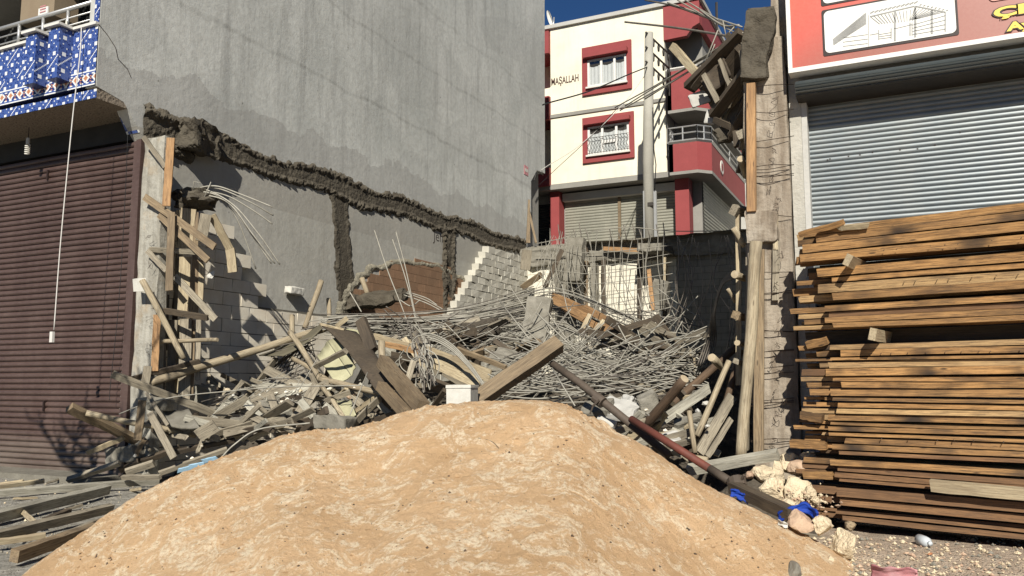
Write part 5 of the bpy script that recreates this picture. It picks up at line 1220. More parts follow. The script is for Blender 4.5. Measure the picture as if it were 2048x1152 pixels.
# ================================================================ debris field: every stick that can be told apart
D_ = [
 # left front
 ('p', 'squared_timber', 'big squared brown timber jutting up left with its sawn end towards the street', 139, 815, 8.2, 312, 900, 9.6, 18, .10, 'wood_brown', .7),
 ('l', 'round_pole', 'pale round pole lying across the big squared timber at the left', 172, 826, 8.3, 392, 872, 9.5, 11, 0, 'log', 0),
 ('p', 'upright_plank', 'short brown plank standing upright before the left column foot', 285, 800, 8.75, 275, 880, 8.75, 15, .03, 'wood_brown', .2),
 ('p', 'tilted_plank', 'grey plank leaning left in front of the round pole', 300, 826, 8.7, 348, 916, 8.6, 14, .03, 'wood_grey', .2),
 ('p', 'tilted_plank', 'thin lath behind the grey leaning plank at the left', 292, 785, 8.9, 336, 850, 8.9, 7, .02, 'wood_grey', .2),
 ('p', 'split_board', 'short pale split board pointing left before the maroon shutter', 176, 905, 8.7, 248, 876, 9.0, 10, .03, 'wood_pale', .5),
 ('p', 'square_offcut', 'square grey board offcut resting on its corner at the left', 396, 872, 9.0, 432, 850, 9.1, 26, .03, 'wood_grey', .2),
 ('p', 'grey_board', 'grey weathered board with a rounded end right of the square offcut', 382, 838, 9.2, 550, 857, 9.8, 15, .04, 'wood_grey', .4),
 ('p', 'grey_board', 'grey board running into the sand heap at the left', 136, 960, 8.6, 240, 926, 8.9, 10, .07, 'wood_grey', .8),
 ('p', 'grey_board', 'short thick grey board end below the white stone chip', 252, 944, 8.5, 308, 926, 8.7, 13, .06, 'wood_grey', .6),
 ('p', 'grey_board', 'level greenish board touching the sand heap at the left', 245, 955, 8.3, 320, 954, 8.3, 9, .05, 'wood_grey', .5),
 ('p', 'grey_board', 'grey sloping board above the pale blue foam', 318, 947, 8.6, 455, 898, 9.2, 9, .05, 'wood_grey', .6),
 ('p', 'grey_board', 'dark grey board above the sloping one at the left', 345, 905, 9.0, 470, 880, 9.5, 9, .05, 'wood_dark', .6),
 ('p', 'grey_board', 'muddy board rising behind the left edge of the sand heap', 240, 940, 9.0, 360, 895, 9.3, 12, .05, 'wood_dark', .7),
 ('p', 'rotten_board', 'rotten brown stick below the squared timber at the left', 270, 912, 9.0, 288, 880, 9.1, 8, .04, 'wood_brown', .3),
 # lower left foreground, lying on the ground
 ('p', 'fallen_plank', 'long pale plank lying almost level before the maroon shutter', -30, 988, 8.2, 318, 962, 7.9, 11, .05, 'wood_silver', .9),
 ('p', 'fallen_plank', 'short yellowish plank at the left picture edge behind the long pale one', -20, 975, 8.6, 88, 962, 8.5, 7, .04, 'wood_pale', .9),
 ('p', 'fallen_plank', 'thick smooth grey beam slanting towards the left picture edge', -60, 1046, 6.9, 215, 978, 7.6, 17, .09, 'wood_silver', .8),
 ('p', 'fallen_plank', 'brown plank with cracks lying under the grey beam at the left', -30, 1078, 6.5, 222, 1016, 7.0, 15, .07, 'wood_grey', .8),
 ('p', 'fallen_plank', 'short pale plank at the left picture edge below the cracked one', -20, 1086, 6.2, 92, 1071, 6.3, 9, .04, 'wood_pale', .8),
 ('p', 'fallen_plank', 'thick brown beam end lying lowest at the left beside the sand', 28, 1112, 5.6, 190, 1058, 6.4, 20, .08, 'wood_brown', .7),
 ('p', 'fallen_plank', 'dark wedge-shaped board between the two lower left planks', 88, 1042, 6.8, 138, 1022, 6.9, 9, .06, 'wood_dark', .7),
 ('p', 'fallen_plank', 'grey board half buried in sand above the lowest beam', 90, 1085, 6.1, 200, 1042, 6.7, 10, .04, 'wood_grey', .8),
 ('p', 'splinter', 'short pale splinter leaning on the grey beam at the left', 46, 1024, 6.7, 70, 1044, 6.7, 8, .02, 'wood_pale', .2),
 # centre left
 ('l', 'grey_pole', 'grey cement-stained pole crossing the bent panel from upper left', 581, 664, 10.8, 640, 760, 10.2, 11, 0, 'log', 0),
 ('l', 'grey_pole', 'thin grey pole running low to the right under the bent panel', 586, 716, 10.7, 662, 766, 10.3, 9, 0, 'log', 0),
 ('l', 'grey_pole', 'long grey pole lying level below the bent panels', 640, 758, 10.2, 850, 806, 9.8, 12, 0, 'log', 0),
 ('p', 'short_beam', 'short grey beam pointing at the yellowish foam boards', 631, 733, 10.3, 692, 702, 10.0, 10, .06, 'wood_grey', .4),
 ('p', 'tilted_plank', 'pale plank standing steeply in the dark hollow left of centre', 541, 791, 9.7, 562, 848, 9.5, 15, .03, 'wood_grey', .2),
 ('p', 'tilted_plank', 'wide dirty plank leaning left across the dark hollow', 634, 770, 9.9, 577, 862, 9.2, 21, .04, 'wood_grey', .25),
 ('l', 'striped_pole', 'pale thin pole with dark shadow stripes going down to the sand left of centre', 644, 772, 9.9, 686, 836, 9.4, 10, 0, 'log', 0),
 ('p', 'short_board', 'short light board lying across the thin pole left of centre', 650, 803, 9.6, 700, 784, 9.8, 11, .03, 'wood_grey', .4),
 ('p', 'short_board', 'pale slat on top of the bent panel', 672, 654, 10.9, 694, 636, 11.1, 9, .03, 'wood_pale', .2),
 ('p', 'short_board', 'pale board end touching the rubble chips at the left', 477, 818, 10, 520, 830, 9.9, 9, .04, 'wood_grey', .4),
 ('l', 'upright_log', 'orange-brown pole rising beside the far left block wall', 642, 562, 12.6, 608, 657, 12.1, 11, 0, 'log', 0),
 ('l', 'upright_log', 'short orange-brown pole standing at the end of the left block wall', 657, 598, 13, 657, 650, 12.8, 9, 0, 'log', 0),
 ('l', 'upright_log', 'stubby pole behind the long rising pole', 584, 631, 11.6, 581, 690, 11.4, 10, 0, 'log', 0),
 ('l', 'upright_log', 'short pole stub above the mud arch', 724, 556, 15.2, 736, 590, 15.2, 10, 0, 'log', 0),
 ('p', 'dark_post', 'black wet-looking post standing behind the bent panel', 722, 640, 10.6, 745, 702, 10.4, 22, .10, 'wood_dark', .4),
 ('l', 'log_stub', 'short log stub standing above the big squared timber', 764, 684, 10.1, 765, 722, 10.0, 14, 0, 'log', 0),
 ('p', 'pale_plank', 'pale plank lying behind the dark post', 748, 672, 10.9, 818, 692, 10.9, 12, .03, 'wood_pale', .3),
 ('p', 'big_timber', 'big squared timber sloping down right into the sand, left of centre', 765, 722, 9.8, 845, 815, 8.6, 26, .14, 'wood_brown', .6),
 ('p', 'big_timber', 'shorter squared timber beside the big one, its rounded end up', 762, 772, 9.3, 815, 830, 8.6, 19, .12, 'wood_brown', .6),
 ('p', 'big_timber', 'big squared timber rising to the right out of the middle of the sand', 952, 802, 8.4, 1118, 688, 9.2, 30, .15, 'wood_brown', -.5),
 ('p', 'tilted_plank', 'small plank leaning behind the big squared timber left of centre', 828, 722, 10.2, 812, 770, 10.0, 12, .03, 'wood_grey', .2),
 # centre
 ('p', 'formwork_plank', 'long pale formwork board running from the wire knot towards the right', 818, 690, 11.2, 980, 752, 10.6, 24, .03, 'wood_pale', .15),
 ('p', 'formwork_plank', 'lower long board of the box formwork behind the wire knot', 860, 722, 10.9, 960, 768, 10.5, 22, .03, 'wood_pale', -.1),
 ('p', 'form_rail', 'brown top rail of the box formwork right of the wire knot', 915, 698, 10.8, 1012, 735, 10.5, 9, .05, 'wood_brown', .5),
 ('p', 'form_rail', 'orange-brown rail at the start of the box formwork', 770, 688, 10.8, 850, 706, 10.9, 10, .05, 'wood_orange', .4),
 ('p', 'orange_board', 'uppermost orange board of the broken beam form under the bars', 1105, 590, 14.5, 1200, 632, 13.6, 12, .03, 'wood_orange', .3),
 ('p', 'orange_board', 'second orange board of the broken beam form under the bars', 1106, 600, 14.3, 1172, 634, 13.7, 13, .03, 'wood_orange', .2),
 ('p', 'orange_board', 'third orange board, lowest on the left of the beam form', 1122, 612, 14.2, 1222, 668, 13.2, 13, .03, 'wood_orange', .2),
 ('p', 'orange_board', 'right-hand orange board with cross cleats in the beam form', 1170, 616, 13.9, 1248, 660, 13.1, 14, .03, 'wood_orange', .3),
 ('p', 'orange_board', 'short orange board end farthest right in the beam form', 1200, 650, 13.3, 1232, 668, 13.1, 14, .03, 'wood_orange', .2),
 ('p', 'cleat', 'pale upright cleat at the middle of the orange beam form', 1180, 628, 13.5, 1164, 660, 13.3, 8, .03, 'wood_pale', .2),
 ('p', 'cleat', 'pale slanting cleat below the orange beam form', 1208, 640, 13.1, 1184, 676, 12.9, 8, .03, 'wood_pale', .2),
 ('p', 'cleat', 'grey stick reaching down from the orange beam form', 1200, 648, 13, 1166, 690, 12.6, 8, .03, 'wood_grey', .2),
 # right of centre
 ('l', 'thick_log', 'thick dark log with a sawn pale end pointing up right at the street', 1290, 852, 9.2, 1369, 757, 8.8, 19, 0, 'log_dark', 0),
 ('l', 'brown_log', 'long brown log rising right into the dark corner', 1344, 806, 9.9, 1475, 690, 10.8, 16, 0, 'log_dark', 0),
 ('l', 'pale_log', 'slim pale log standing between the leaning boards at the right', 1394, 872, 9.2, 1458, 722, 9.5, 12, 0, 'log', 0),
 ('l', 'log_stub', 'short log with a ring-grained end crossing the brown log', 1422, 716, 9.8, 1448, 742, 10.2, 15, 0, 'log', 0),
 ('p', 'leaning_board', 'wide grey board leaning right into the corner by the prop', 1398, 906, 9.0, 1464, 792, 9.5, 20, .04, 'wood_grey', .25),
 ('p', 'leaning_board', 'narrow pale board right of the wide leaning grey one', 1414, 914, 8.95, 1462, 838, 9.2, 11, .04, 'wood_grey', .25),
 ('l', 'thin_pole', 'thin short pole standing left of the leaning boards', 1378, 822, 9.0, 1390, 906, 8.9, 10, 0, 'log', 0),
 ('p', 'torn_board', 'silvery torn board crossing behind the thick dark log', 1310, 850, 9.5, 1418, 776, 9.8, 19, .03, 'wood_silver', .3),
 ('p', 'torn_board', 'grey board under the silvery torn one', 1264, 892, 9.2, 1345, 866, 9.4, 14, .03, 'wood_silver', .5),
 ('p', 'pale_plank', 'pale plank lying level behind the thick dark log', 1342, 800, 10, 1410, 792, 10, 12, .04, 'wood_pale', .4),
 ('p', 'pale_plank', 'pale plank between sand and thick dark log', 1222, 866, 9.0, 1322, 832, 9.2, 13, .04, 'wood_grey', .5),
 ('p', 'pale_plank', 'grey plank lying among the boards above the red pipe', 1330, 880, 9.0, 1388, 862, 9.2, 14, .05, 'wood_grey', .4),
 ('p', 'pale_plank', 'broad grey board edge lying at the sand left of the pipe', 1290, 905, 8.6, 1372, 884, 8.9, 12, .04, 'wood_grey', .6),
 ('p', 'split_beam', 'long splintered grey beam lying at the foot of the right column', 1378, 940, 8.5, 1556, 908, 8.7, 19, .08, 'wood_silver', .5),
 ('p', 'dark_beam', 'dark cracked beam sloping down right at the end of the red pipe', 1466, 974, 7.9, 1585, 1030, 7.3, 24, .10, 'wood_dark', .5),
 ('l', 'log_stub', 'short log piece at the foot of the leaning boards', 1388, 916, 8.8, 1416, 920, 8.8, 13, 0, 'log', 0),
 ('l', 'dark_pole', 'dark slim pole in the shade next to the leaning prop', 1438, 870, 9.6, 1482, 700, 9.8, 13, 0, 'log_dark', 0),
 ('l', 'dark_pole', 'dark pole farther back in the shaded corner', 1390, 760, 13, 1388, 640, 13.4, 6, 0, 'log', 0),
 # back
 ('p', 'back_board', 'dirty board standing at the far end of the stepped wall', 1050, 540, 22.8, 1054, 500, 22.8, 20, .06, 'wood_grey', .1),
 ('p', 'back_board', 'brown board under the far bars beside the stepped wall', 1044, 576, 22, 1084, 548, 22, 12, .06, 'wood_brown', .3),
 ('p', 'back_board', 'dark slanting board before the white blocks', 1090, 575, 21.5, 1124, 500, 22.2, 9, .05, 'wood_dark', .2),
 ('p', 'back_board', 'orange post leaning before the white blocks', 1298, 540, 21, 1306, 622, 20, 8, .06, 'wood_orange', .2),
 ('p', 'back_board', 'thin pale post right of the leaning orange post', 1330, 515, 22, 1328, 620, 21.5, 5, .05, 'wood_pale', .2),
 ('p', 'back_board', 'small brown wedge on the far left top of the retaining wall', 1160, 490, 23.3, 1172, 510, 23.3, 18, .1, 'wood_dark', .2),
]
M['wood_silver'] = wood('silvery_split_wood', (0.50, 0.48, 0.40), (0.36, 0.34, 0.27), (0.10, 0.09, 0.07), .4, bumps=.8, rv=.25)
for k, n_, lb, x1, y1, Y1, x2, y2, Y2, w_, t_, mt, ro in D_:
    if n_ in ('fallen_plank', 'splinter'): Y1 = PZ(x1, y1, .09).y; Y2 = PZ(x2, y2, .12).y; w_ *= 1.2; ro = min(ro, .5)
    PL(k, n_, lb, n_.replace('_', ' '), x1, y1, Y1, x2, y2, Y2, w_, t_, mt, ro, **({'split': .03} if n_ in ('split_beam', 'torn_board', 'split_board', 'splinter') else {}))
for (x, y) in ((1058, 440), (1054, 440), (1050, 445), (1062, 450)):
    plank('leaning_lath', 'thin brown lath leaning on the far end of the grey wall', 'lath', P(x+(y-440), 486, 24.2), P(1058, 400+(x-1050)*2, 24.6), .07, .04, 'wood_brown', .2, group='laths at the far end of the grey wall')

M['hang'] = speckled('cement_smeared_boards', (0.19, 0.145, 0.095), (0.085, 0.065, 0.045), 7, .8, .02, .9, 40)
# bent sheets of muddy plywood
def sheet(name, label, cat, corners, mat, bend=0.0, th=.018, nu=14, nv=5, seed=0):
    a, b, c, d = [P(*q) for q in corners]; n = (b-a).cross(d-a).normalized(); mb = MB()
    def fn(u, v): return (a.lerp(b, u)).lerp(d.lerp(c, u), v)+n*(bend*math.sin(u*math.pi)+.015*noise.noise(V((u*3, v*3, seed))))
    mb.grid(fn, nu, nv); o = mb.build(name, M[mat], None, True); md = o.modifiers.new('thickness', 'SOLIDIFY'); md.thickness = th; md.offset = 0
    return tag(o, label, cat)
sheet('plywood_sheet', 'khaki muddy plywood sheet curving over the long round pole', 'plywood', [(518, 711, 11.0), (640, 649, 11.7), (644, 657, 11.2), (566, 712, 10.7)], 'ply', .05)
sheet('plywood_sheet', 'big dark bent plywood sheet drooping down towards the sand left of centre', 'plywood', [(642, 650, 10.9), (752, 782, 9.6), (792, 780, 9.7), (712, 664, 11.0)], 'wood_dark', .10)
sheet('plywood_sheet', 'pale upper edge strip of the big dark bent sheet', 'plywood', [(640, 646, 10.85), (688, 657, 10.85), (688, 661, 10.85), (640, 651, 10.85)], 'wood_pale', 0)
sheet('foam_board', 'left yellowish foam board under the bent sheets', 'foam board', [(634, 712, 10.6), (655, 682, 10.8), (702, 752, 10.2), (672, 768, 10.1)], 'yellowfoam', .02)
sheet('foam_board', 'right yellowish foam board under the bent sheets', 'foam board', [(656, 682, 10.75), (684, 676, 10.75), (712, 735, 10.3), (704, 752, 10.2)], 'yellowfoam', -.02)
sheet('foam_board', 'yellowish foam sheet behind the dark post', 'foam board', [(690, 655, 11.2), (722, 660, 11.1), (724, 682, 11.0), (700, 672, 11.0)], 'yellowfoam', .02)
sheet('foam_board', 'yellowish foam sheet low beside the striped pole', 'foam board', [(672, 800, 9.9), (702, 800, 9.9), (712, 830, 9.5), (690, 838, 9.5)], 'yellowfoam', .02)
sheet('concrete_skin', 'thin grey concrete sheet lying behind the square offcut', 'concrete piece', [(325, 822, 9.3), (378, 818, 9.4), (400, 856, 9.0), (340, 852, 9.0)], 'slab', .03, .04)
sheet('form_sheet', 'broad dirty sheet of nailed boards hanging behind the two beams at the column head', 'formwork', [(1398, 176, 10.45), (1486, 84, 10.1), (1494, 190, 10.0), (1436, 236, 10.3)], 'hang', .03, .03)
sheet('form_sheet', 'lower torn sheet of boards hanging under the beams beside the half-log', 'formwork', [(1436, 232, 10.2), (1492, 186, 9.95), (1496, 262, 9.85), (1458, 284, 10.0)], 'hang', -.03, .03)
sheet('form_sheet', 'narrow warped sheet hanging from the broken head towards the balcony', 'formwork', [(1408, 150, 10.0), (1446, 112, 9.9), (1462, 150, 9.85), (1428, 182, 9.95)], 'wood_dark', .04, .02)
# concrete pieces
for (x, y, Y, wx, hx, dx, rot, mt, sd_, lab) in (
   (258, 908, 9.2, 74, 30, .4, (0, R(-8), .1), 'slab', 41, 'grey concrete lump at the foot of the maroon frame'),
   (672, 845, 9.3, 72, 26, .35, (0, R(5), .1), 'slab', 42, 'long grey concrete lump on the sand crest left of centre'),
   (1298, 806, 9.7, 40, 38, .25, (R(10), R(-22), .3), 'slab', 43, 'tilted square concrete block with black stains behind the thick log'),
   (1196, 820, 9.3, 60, 22, .3, (R(30), R(-8), .1), 'slab', 45, 'pale concrete slab at the sand crest under the pipe coupling'),
   (1074, 650, 13.2, 50, 110, .25, (R(-12), R(6), .2), 'slab', 46, 'large pale green-grey concrete slab standing behind the bars in the middle'),
   (1150, 520, 22.6, 34, 90, .3, (R(-5), R(4), 0), 'slab', 47, 'leaning concrete panel before the white blocks at the back'),
   (1380, 850, 9.5, 60, 40, .1, (R(35), R(-20), .2), 'slab', 48, 'flat grey slab beneath the torn boards at the right'),
   (410, 790, 10.4, 36, 40, .2, (0, .1, .2), 'block', 49, 'grey block lump at the foot of the left block wall'),
   (320, 808, 9.15, 46, 26, .2, (0, .1, .2), 'slab', 50, 'dirty concrete lump behind the leaning plank at the left'),
   (1320, 590, 21, 30, 60, .3, (0, .2, 0), 'slab', 51, 'crumbled concrete bit right of the white blocks'),
   (745, 600, 15.4, 150, 24, .5, (0, R(-5), .1), 'mud', 52, 'dark mud-crusted beam arching before the exposed brickwork'),
   (690, 616, 15.2, 70, 26, .5, (0, R(-22), .1), 'mud', 53, 'left drooping end of the mud-crusted beam'),
   (1210, 848, 8.95, 38, 14, .2, (R(15), R(22), 0), 'foam', 54, 'white hollow block lying at the sand edge below the pipe'),
   (1310, 498, 23.5, 60, 16, .8, (0, R(4), 0), 'slab', 55, 'thin slab piece overhanging the retaining wall')):
    p = P(x, y, Y); s = dep(p)/F; rough_slab('concrete_chunk', lab, 'concrete piece', p, (wx*s, dx, hx*s), rot, mt, sd_, .02 if mt != 'mud' else .05)
p = P(1258, 802, 9.9); rock('concrete_chunk', 'whitish broken concrete chunk left of the tilted block', 'concrete piece', p, (.17, .15, .10), 'ltgrey', 44, rough=.5)
for (x, y, Y, wx, hx, dx, rot, mt, sd_, lab) in (
   (1030, 725, 11.6, 90, 34, .5, (R(15), R(10), .2), 'slab', 61, 'grey concrete slab piece lying under the bars behind the big rising timber'),
   (1190, 735, 11.4, 110, 26, .6, (R(10), R(-6), .1), 'slab', 62, 'long dusty slab piece buried in the thicket above the pipe'),
   (1300, 690, 12.6, 80, 40, .4, (R(-20), R(18), .2), 'slab', 63, 'grey slab corner under the right end of the arching bars'),
   (950, 660, 13.4, 90, 34, .5, (R(12), R(-8), .2), 'rubble', 64, 'earthy lump under the sweeping bars'),
   (560, 812, 10.0, 60, 24, .4, (R(8), R(12), .3), 'slab', 65, 'flat concrete piece in the left litter'),
   (470, 845, 9.7, 44, 18, .3, (R(12), R(-12), .3), 'slab', 66, 'small concrete piece lying right of the square offcut'),
   (1340, 885, 9.1, 46, 20, .3, (R(20), R(-10), .2), 'ltgrey', 67, 'pale concrete piece under the pipe near the leaning boards'),
   (1240, 820, 9.4, 60, 16, .4, (R(25), R(12), .2), 'ltgrey', 68, 'pale dusty slab between the sand crest and the tilted block')):
    p = P(x, y, Y); s = dep(p)/F; rough_slab('concrete_chunk', lab, 'concrete piece', p, (wx*s, dx, hx*s), rot, mt, sd_, .025)
# white foam block on the crest
fb = thing('foam_block', 'white foam block with a lid-like top ledge on the crest of the sand heap', 'foam block', P(921, 810, 7.6))
a, b = P(897, 809, 7.9), P(945, 806, 7.9); s = b.x-a.x
R3 = Matrix.Translation(P(921, 808, 8.0)) @ Matrix.Rotation(R(12), 4, 'Z'); h = 38*dep(P(921, 808, 8))/F; wd = 50*dep(P(921, 808, 8))/F
mb = MB(); mb.box(-wd/2, wd/2, -.08, .22, -.06, h*.84, M=R3, jit=.003); mb.build('body', M['foam'], fb)
mb = MB(); mb.box(-wd/2-.006, wd/2+.006, -.092, .226, h*.842, h, M=R3, jit=.003); mb.build('ledge', M['foam'], fb)
# telescopic steel prop
pr_ = thing('steel_prop', 'rusty telescopic steel prop lying down right over the sand, its inner tube red', 'prop', P(1300, 870, 8.5))
mb = MB(); mb.tube([P(1104, 727, 9.2), P(1160, 766, 9.0), P(1338, 910, 8.55)], .045, 12); mb.build('outer_tube', M['pipe_dark'], pr_, True)
mb = MB(); mb.tube([P(1262, 838, 8.6), P(1420, 938, 8.15)], .040, 12); mb.build('inner_tube', M['pipe_red'], pr_, True)
mb = MB(); mb.tube([P(1420, 938, 8.15), P(1468, 968, 8.0)], .042, 12); mb.build('tube_end', M['pipe_dark'], pr_, True)
mb = MB(); mb.tube([P(1190, 794, 8.85), P(1206, 806, 8.83)], .068, 12); mb.build('collar_nut', M['pipe_dark'], pr_)
mb = MB(); mb.tube([P(1198, 800, 8.75), P(1186, 812, 8.75)], .014, 6); mb.tube([P(1186, 812, 8.75), P(1180, 828, 8.75)], .01, 6); mb.build('pin', M['pipe_dark'], pr_)
mb = MB(); mb.tube([P(1472, 960, 8.0), P(1476, 976, 7.95)], .09, 12); mb.tube([P(1478, 968, 7.95), P(1488, 950, 7.9)], .012, 6); mb.build('foot_plate', M['pipe_dark'], pr_)
# pale blue foam scraps
for k, (x, y, lab) in enumerate(((368, 938, 'pale blue foam scrap nearest the sand at the left'), (392, 930, 'pale blue foam strip above the other scraps'), (420, 918, 'small pale blue foam bit farthest right'))):
    plank('foam_scrap', lab, 'foam scrap', P(x-14, y+4, 8.5), P(x+16, y-3, 8.6), .06, .02, 'lightblue', .6, split=.03)

# ---------------------------------------------------------------- filler sticks, chips
rng = random.Random(77)
def zone_sticks(n, x0, x1, y0, y1, Y, label, group, mats, lens=(40, 90), wds=(5, 11), ang=(-70, 70), kind='p', name='broken_stick'):
    for _ in range(n):
        x = rng.uniform(x0, x1); y = rng.uniform(y0, y1); a = R(rng.uniform(*ang)); L = rng.uniform(*lens)/2; Yc_ = Y(x, y)
        dx, dy = math.cos(a)*L, math.sin(a)*L; dY = rng.uniform(-.35, .35)
        PL(kind, name, label, 'broken wood', x-dx, y-dy, Yc_-dY, x+dx, y+dy, Yc_+dY, rng.uniform(*wds), rng.choice((.02, .03, .05)), rng.choice(mats), rng.uniform(-.6, .8), group=group, split=.015)
Yd = lambda x, y: 9.4+max(0, (845-y))*.020
zone_sticks(44, 420, 640, 765, 865, Yd, 'grey broken board lying in the litter between the left column and the sand heap', 'boards in the left litter', ['wood_grey', 'wood_grey', 'wood_dark', 'wood_silver'], lens=(60, 150), wds=(7, 17), ang=(-55, 50))
zone_sticks(36, 640, 860, 690, 840, Yd, 'broken stick wedged among the timbers left of centre', 'sticks left of centre', ['wood_grey', 'wood_dark', 'wood_pale', 'wood_silver'], lens=(50, 130), wds=(7, 16))
zone_sticks(20, 1200, 1400, 800, 905, Yd, 'grey splintered stick lying under the logs on the right of the rubble', 'sticks on the right', ['wood_grey', 'wood_silver', 'wood_pale', 'wood_dark'], lens=(60, 120), wds=(8, 16))
zone_sticks(16, 270, 430, 830, 930, lambda x, y: 9.3, 'muddy stick lying at the foot of the left column', 'sticks at the left column', ['wood_grey', 'wood_dark'], lens=(30, 70))
zone_sticks(12, 20, 300, 945, 1080, lambda x, y: PZ(x, y, .03).y, 'thin flat splinter lying on the gravel in the lower left corner', 'splinters on the left gravel', ['wood_grey', 'wood_pale'], lens=(24, 60), wds=(3, 6), ang=(-25, 5), name='splinter')
zone_sticks(26, 780, 1060, 650, 790, lambda x, y: 11.6+max(0, (790-y))*.012, 'dim broken stick under the bars in the middle of the rubble', 'sticks under the bars', ['wood_grey', 'wood_dark', 'wood_brown'], lens=(60, 150), wds=(8, 18), ang=(-30, 40))
zone_sticks(22, 1200, 1390, 640, 770, lambda x, y: 12.2, 'dim broken board below the net of bars', 'boards under the net', ['wood_grey', 'wood_dark', 'wood_grey'], lens=(60, 130), wds=(8, 18), ang=(-20, 60))
for (x0, x1, y0, y1, n, Y, mats, lab, g) in ((430, 620, 775, 835, 46, 10.1, ['foam', 'block_white', 'block_tan', 'stone'], 'pale chip of foam or block in the left litter', 'pale chips in the left litter'),
   (620, 760, 760, 840, 24, 9.9, ['block_white', 'stone_pink', 'block_tan', 'slab'], 'chip of block among the timbers left of centre', 'chips left of centre'),
   (1180, 1420, 800, 930, 36, 9.4, ['slab', 'ltgrey', 'block_tan', 'foam'], 'pale chip of concrete among the logs on the right', 'chips on the right'),
   (220, 420, 880, 950, 30, 9.2, ['slab', 'block_tan', 'foam'], 'grey chip at the foot of the left column', 'chips at the left column')):
    for _ in range(n):
        p = P(rng.uniform(x0, x1), rng.uniform(y0, y1), Y+rng.uniform(-.4, .6)); r = rng.uniform(.02, .065)
        rock('rubble_chip', lab, 'rubble', p, (r, r*.8, r*.6), rng.choice(mats), rng.randint(1, 999), g, sub=1, cuts=5)

# ---------------------------------------------------------------- steel bars
GBAR = 'loose steel bars'
def bars(n, gen, label, group, r=.0100, mats=('rebar',), stuff=None, k=6):
    """n separate bars; stuff > 0 adds that many more in one tangle object"""
    for _ in range(n): tag(rod('steel_bar', '', '', arc([P(*q) for q in gen()], k), r*rng.uniform(.85, 1.15), rng.choice(mats), n=4), label, 'steel bar', group)
tangle = MB()
def more(n, gen, r=.0085):
    for _ in range(n): tangle.tube(arc([P(*q) for q in gen()], 5), r, 4, cap=False, m=rng.choice((0, 0, 1)))
u = rng.uniform
def sweep():
    t = rng.random(); a = u(-6, 6)
    return [(u(640, 730), 634+34*t+a, u(12.3, 12.9)), (u(800, 850), 628+55*t+a*.5, 13.2), (u(930, 960), 612+85*t, 13.7), (u(1040, 1110), 578+120*t+a, 14.5)]
bars(44, sweep, 'long pale bar sweeping level from the bent sheets to the middle of the rubble', 'bars sweeping to the middle'); more(36, sweep)
def hump():
    t = rng.random()**.8; s = u(-8, 8)
    return [(u(980, 1060), 596+70*t, 14.8), (1115+s, 580+75*t+s, 14.4), (1230+s, 616+85*t, 13.6), (1330+s, 668+70*t, 12.8), (u(1380, 1410), 712+u(-20, 60), 12.2)]
bars(34, hump, 'long pale bar arching over the orange boards down to the right', 'bars arching over the orange boards'); more(14, hump)
def leaf():
    x, y = u(790, 1060), u(640, 735); a = R(u(-40, -10) if rng.random() < .75 else u(10, 50)); L = u(25, 55)
    return [(x-L*math.cos(a), y-L*math.sin(a), 12.6+u(-.4, .6)), (x, y+u(-3, 3), 12.7), (x+L*math.cos(a), y+L*math.sin(a), 12.8)]
bars(26, leaf, 'short grey bar in the thicket left of the large pale slab', 'bars in the left thicket', mats=('rebar', 'rebar_dark')); more(50, leaf)
def tang():
    x, y = u(990, 1400), u(700, 800); a = R(rng.gauss(-12, 28)); L = u(60, 150); Y = 9.9+(800-y)*.018
    return [(x-L*math.cos(a), y-L*math.sin(a), Y+u(-.3, .3)), (x+u(-9, 9), y+u(-16, 16), Y), (x+L*math.cos(a), y+L*math.sin(a), Y+u(-.3, .5))]
def tang2():
    while True:
        q = tang()
        if all(p[1] < 812 and 960 < p[0] < 1425 for p in q): return q
bars(52, tang2, 'tangled pale bar in the thicket behind the crest of the sand heap', 'bars behind the sand crest'); more(85, tang2)
def cross():
    x, y = u(1060, 1380), u(610, 740); a = R(rng.choice((u(30, 75), u(-75, -30), u(-20, 20)))); L = u(30, 80); Y = 13.4-(y-610)*.012
    return [(x-L*math.cos(a), y-L*math.sin(a), Y), (x+u(-6, 6), y+u(-6, 6), Y-.1), (x+L*math.cos(a), y+L*math.sin(a), Y)]
bars(22, cross, 'thin bar lying criss-cross over the right half of the rubble', 'criss-cross bars on the right', .010); more(25, cross, .009)
def net(i):
    x = 1085+i*11; return lambda: [(x+u(-5, 5), 470+u(-14, 14), 23.2), (x-6+u(-16, 16), 540, 21.2), (x+22+u(-22, 22), 620, 18.6), (x+60+i*1.2+u(-25, 25), 690+u(0, 30), 15.5)]
for i in range(0, 23, 1): bars(1, net(i), 'bar of the steel net hanging down from the street edge at the back', 'hanging net bars', .0095)
def neth(i): return lambda: [(1100+i*4, 500+i*22+u(-4, 4), 22.6-i*.7), (1200, 508+i*20+u(-5, 5), 22.2-i*.7), (1345, 490+i*18+u(-4, 4), 22-i*.7)]
for i in range(9): bars(1, neth(i), 'cross bar of the steel net hanging at the back', 'net cross bars', .009)
def dark(): x = u(1350, 1480); return [(x, 475+u(-5, 10), 22.5), (x+u(-30, 30), 560, 20), (x+u(-60, 50), 700+u(-40, 40), 15)]
bars(16, dark, 'dim bar hanging in the shaded right part of the plot', 'shaded hanging bars', .012, ('rebar_dark',))
def diag(): x = u(1090, 1180); return [(x, 470+u(-10, 10), 23), (x+u(-60, 40), 540, 22), (x+u(-90, 60), 600, 20.5)]
bars(14, diag, 'slanting bar before the white blocks at the back left', 'slanting bars at the back', .009)
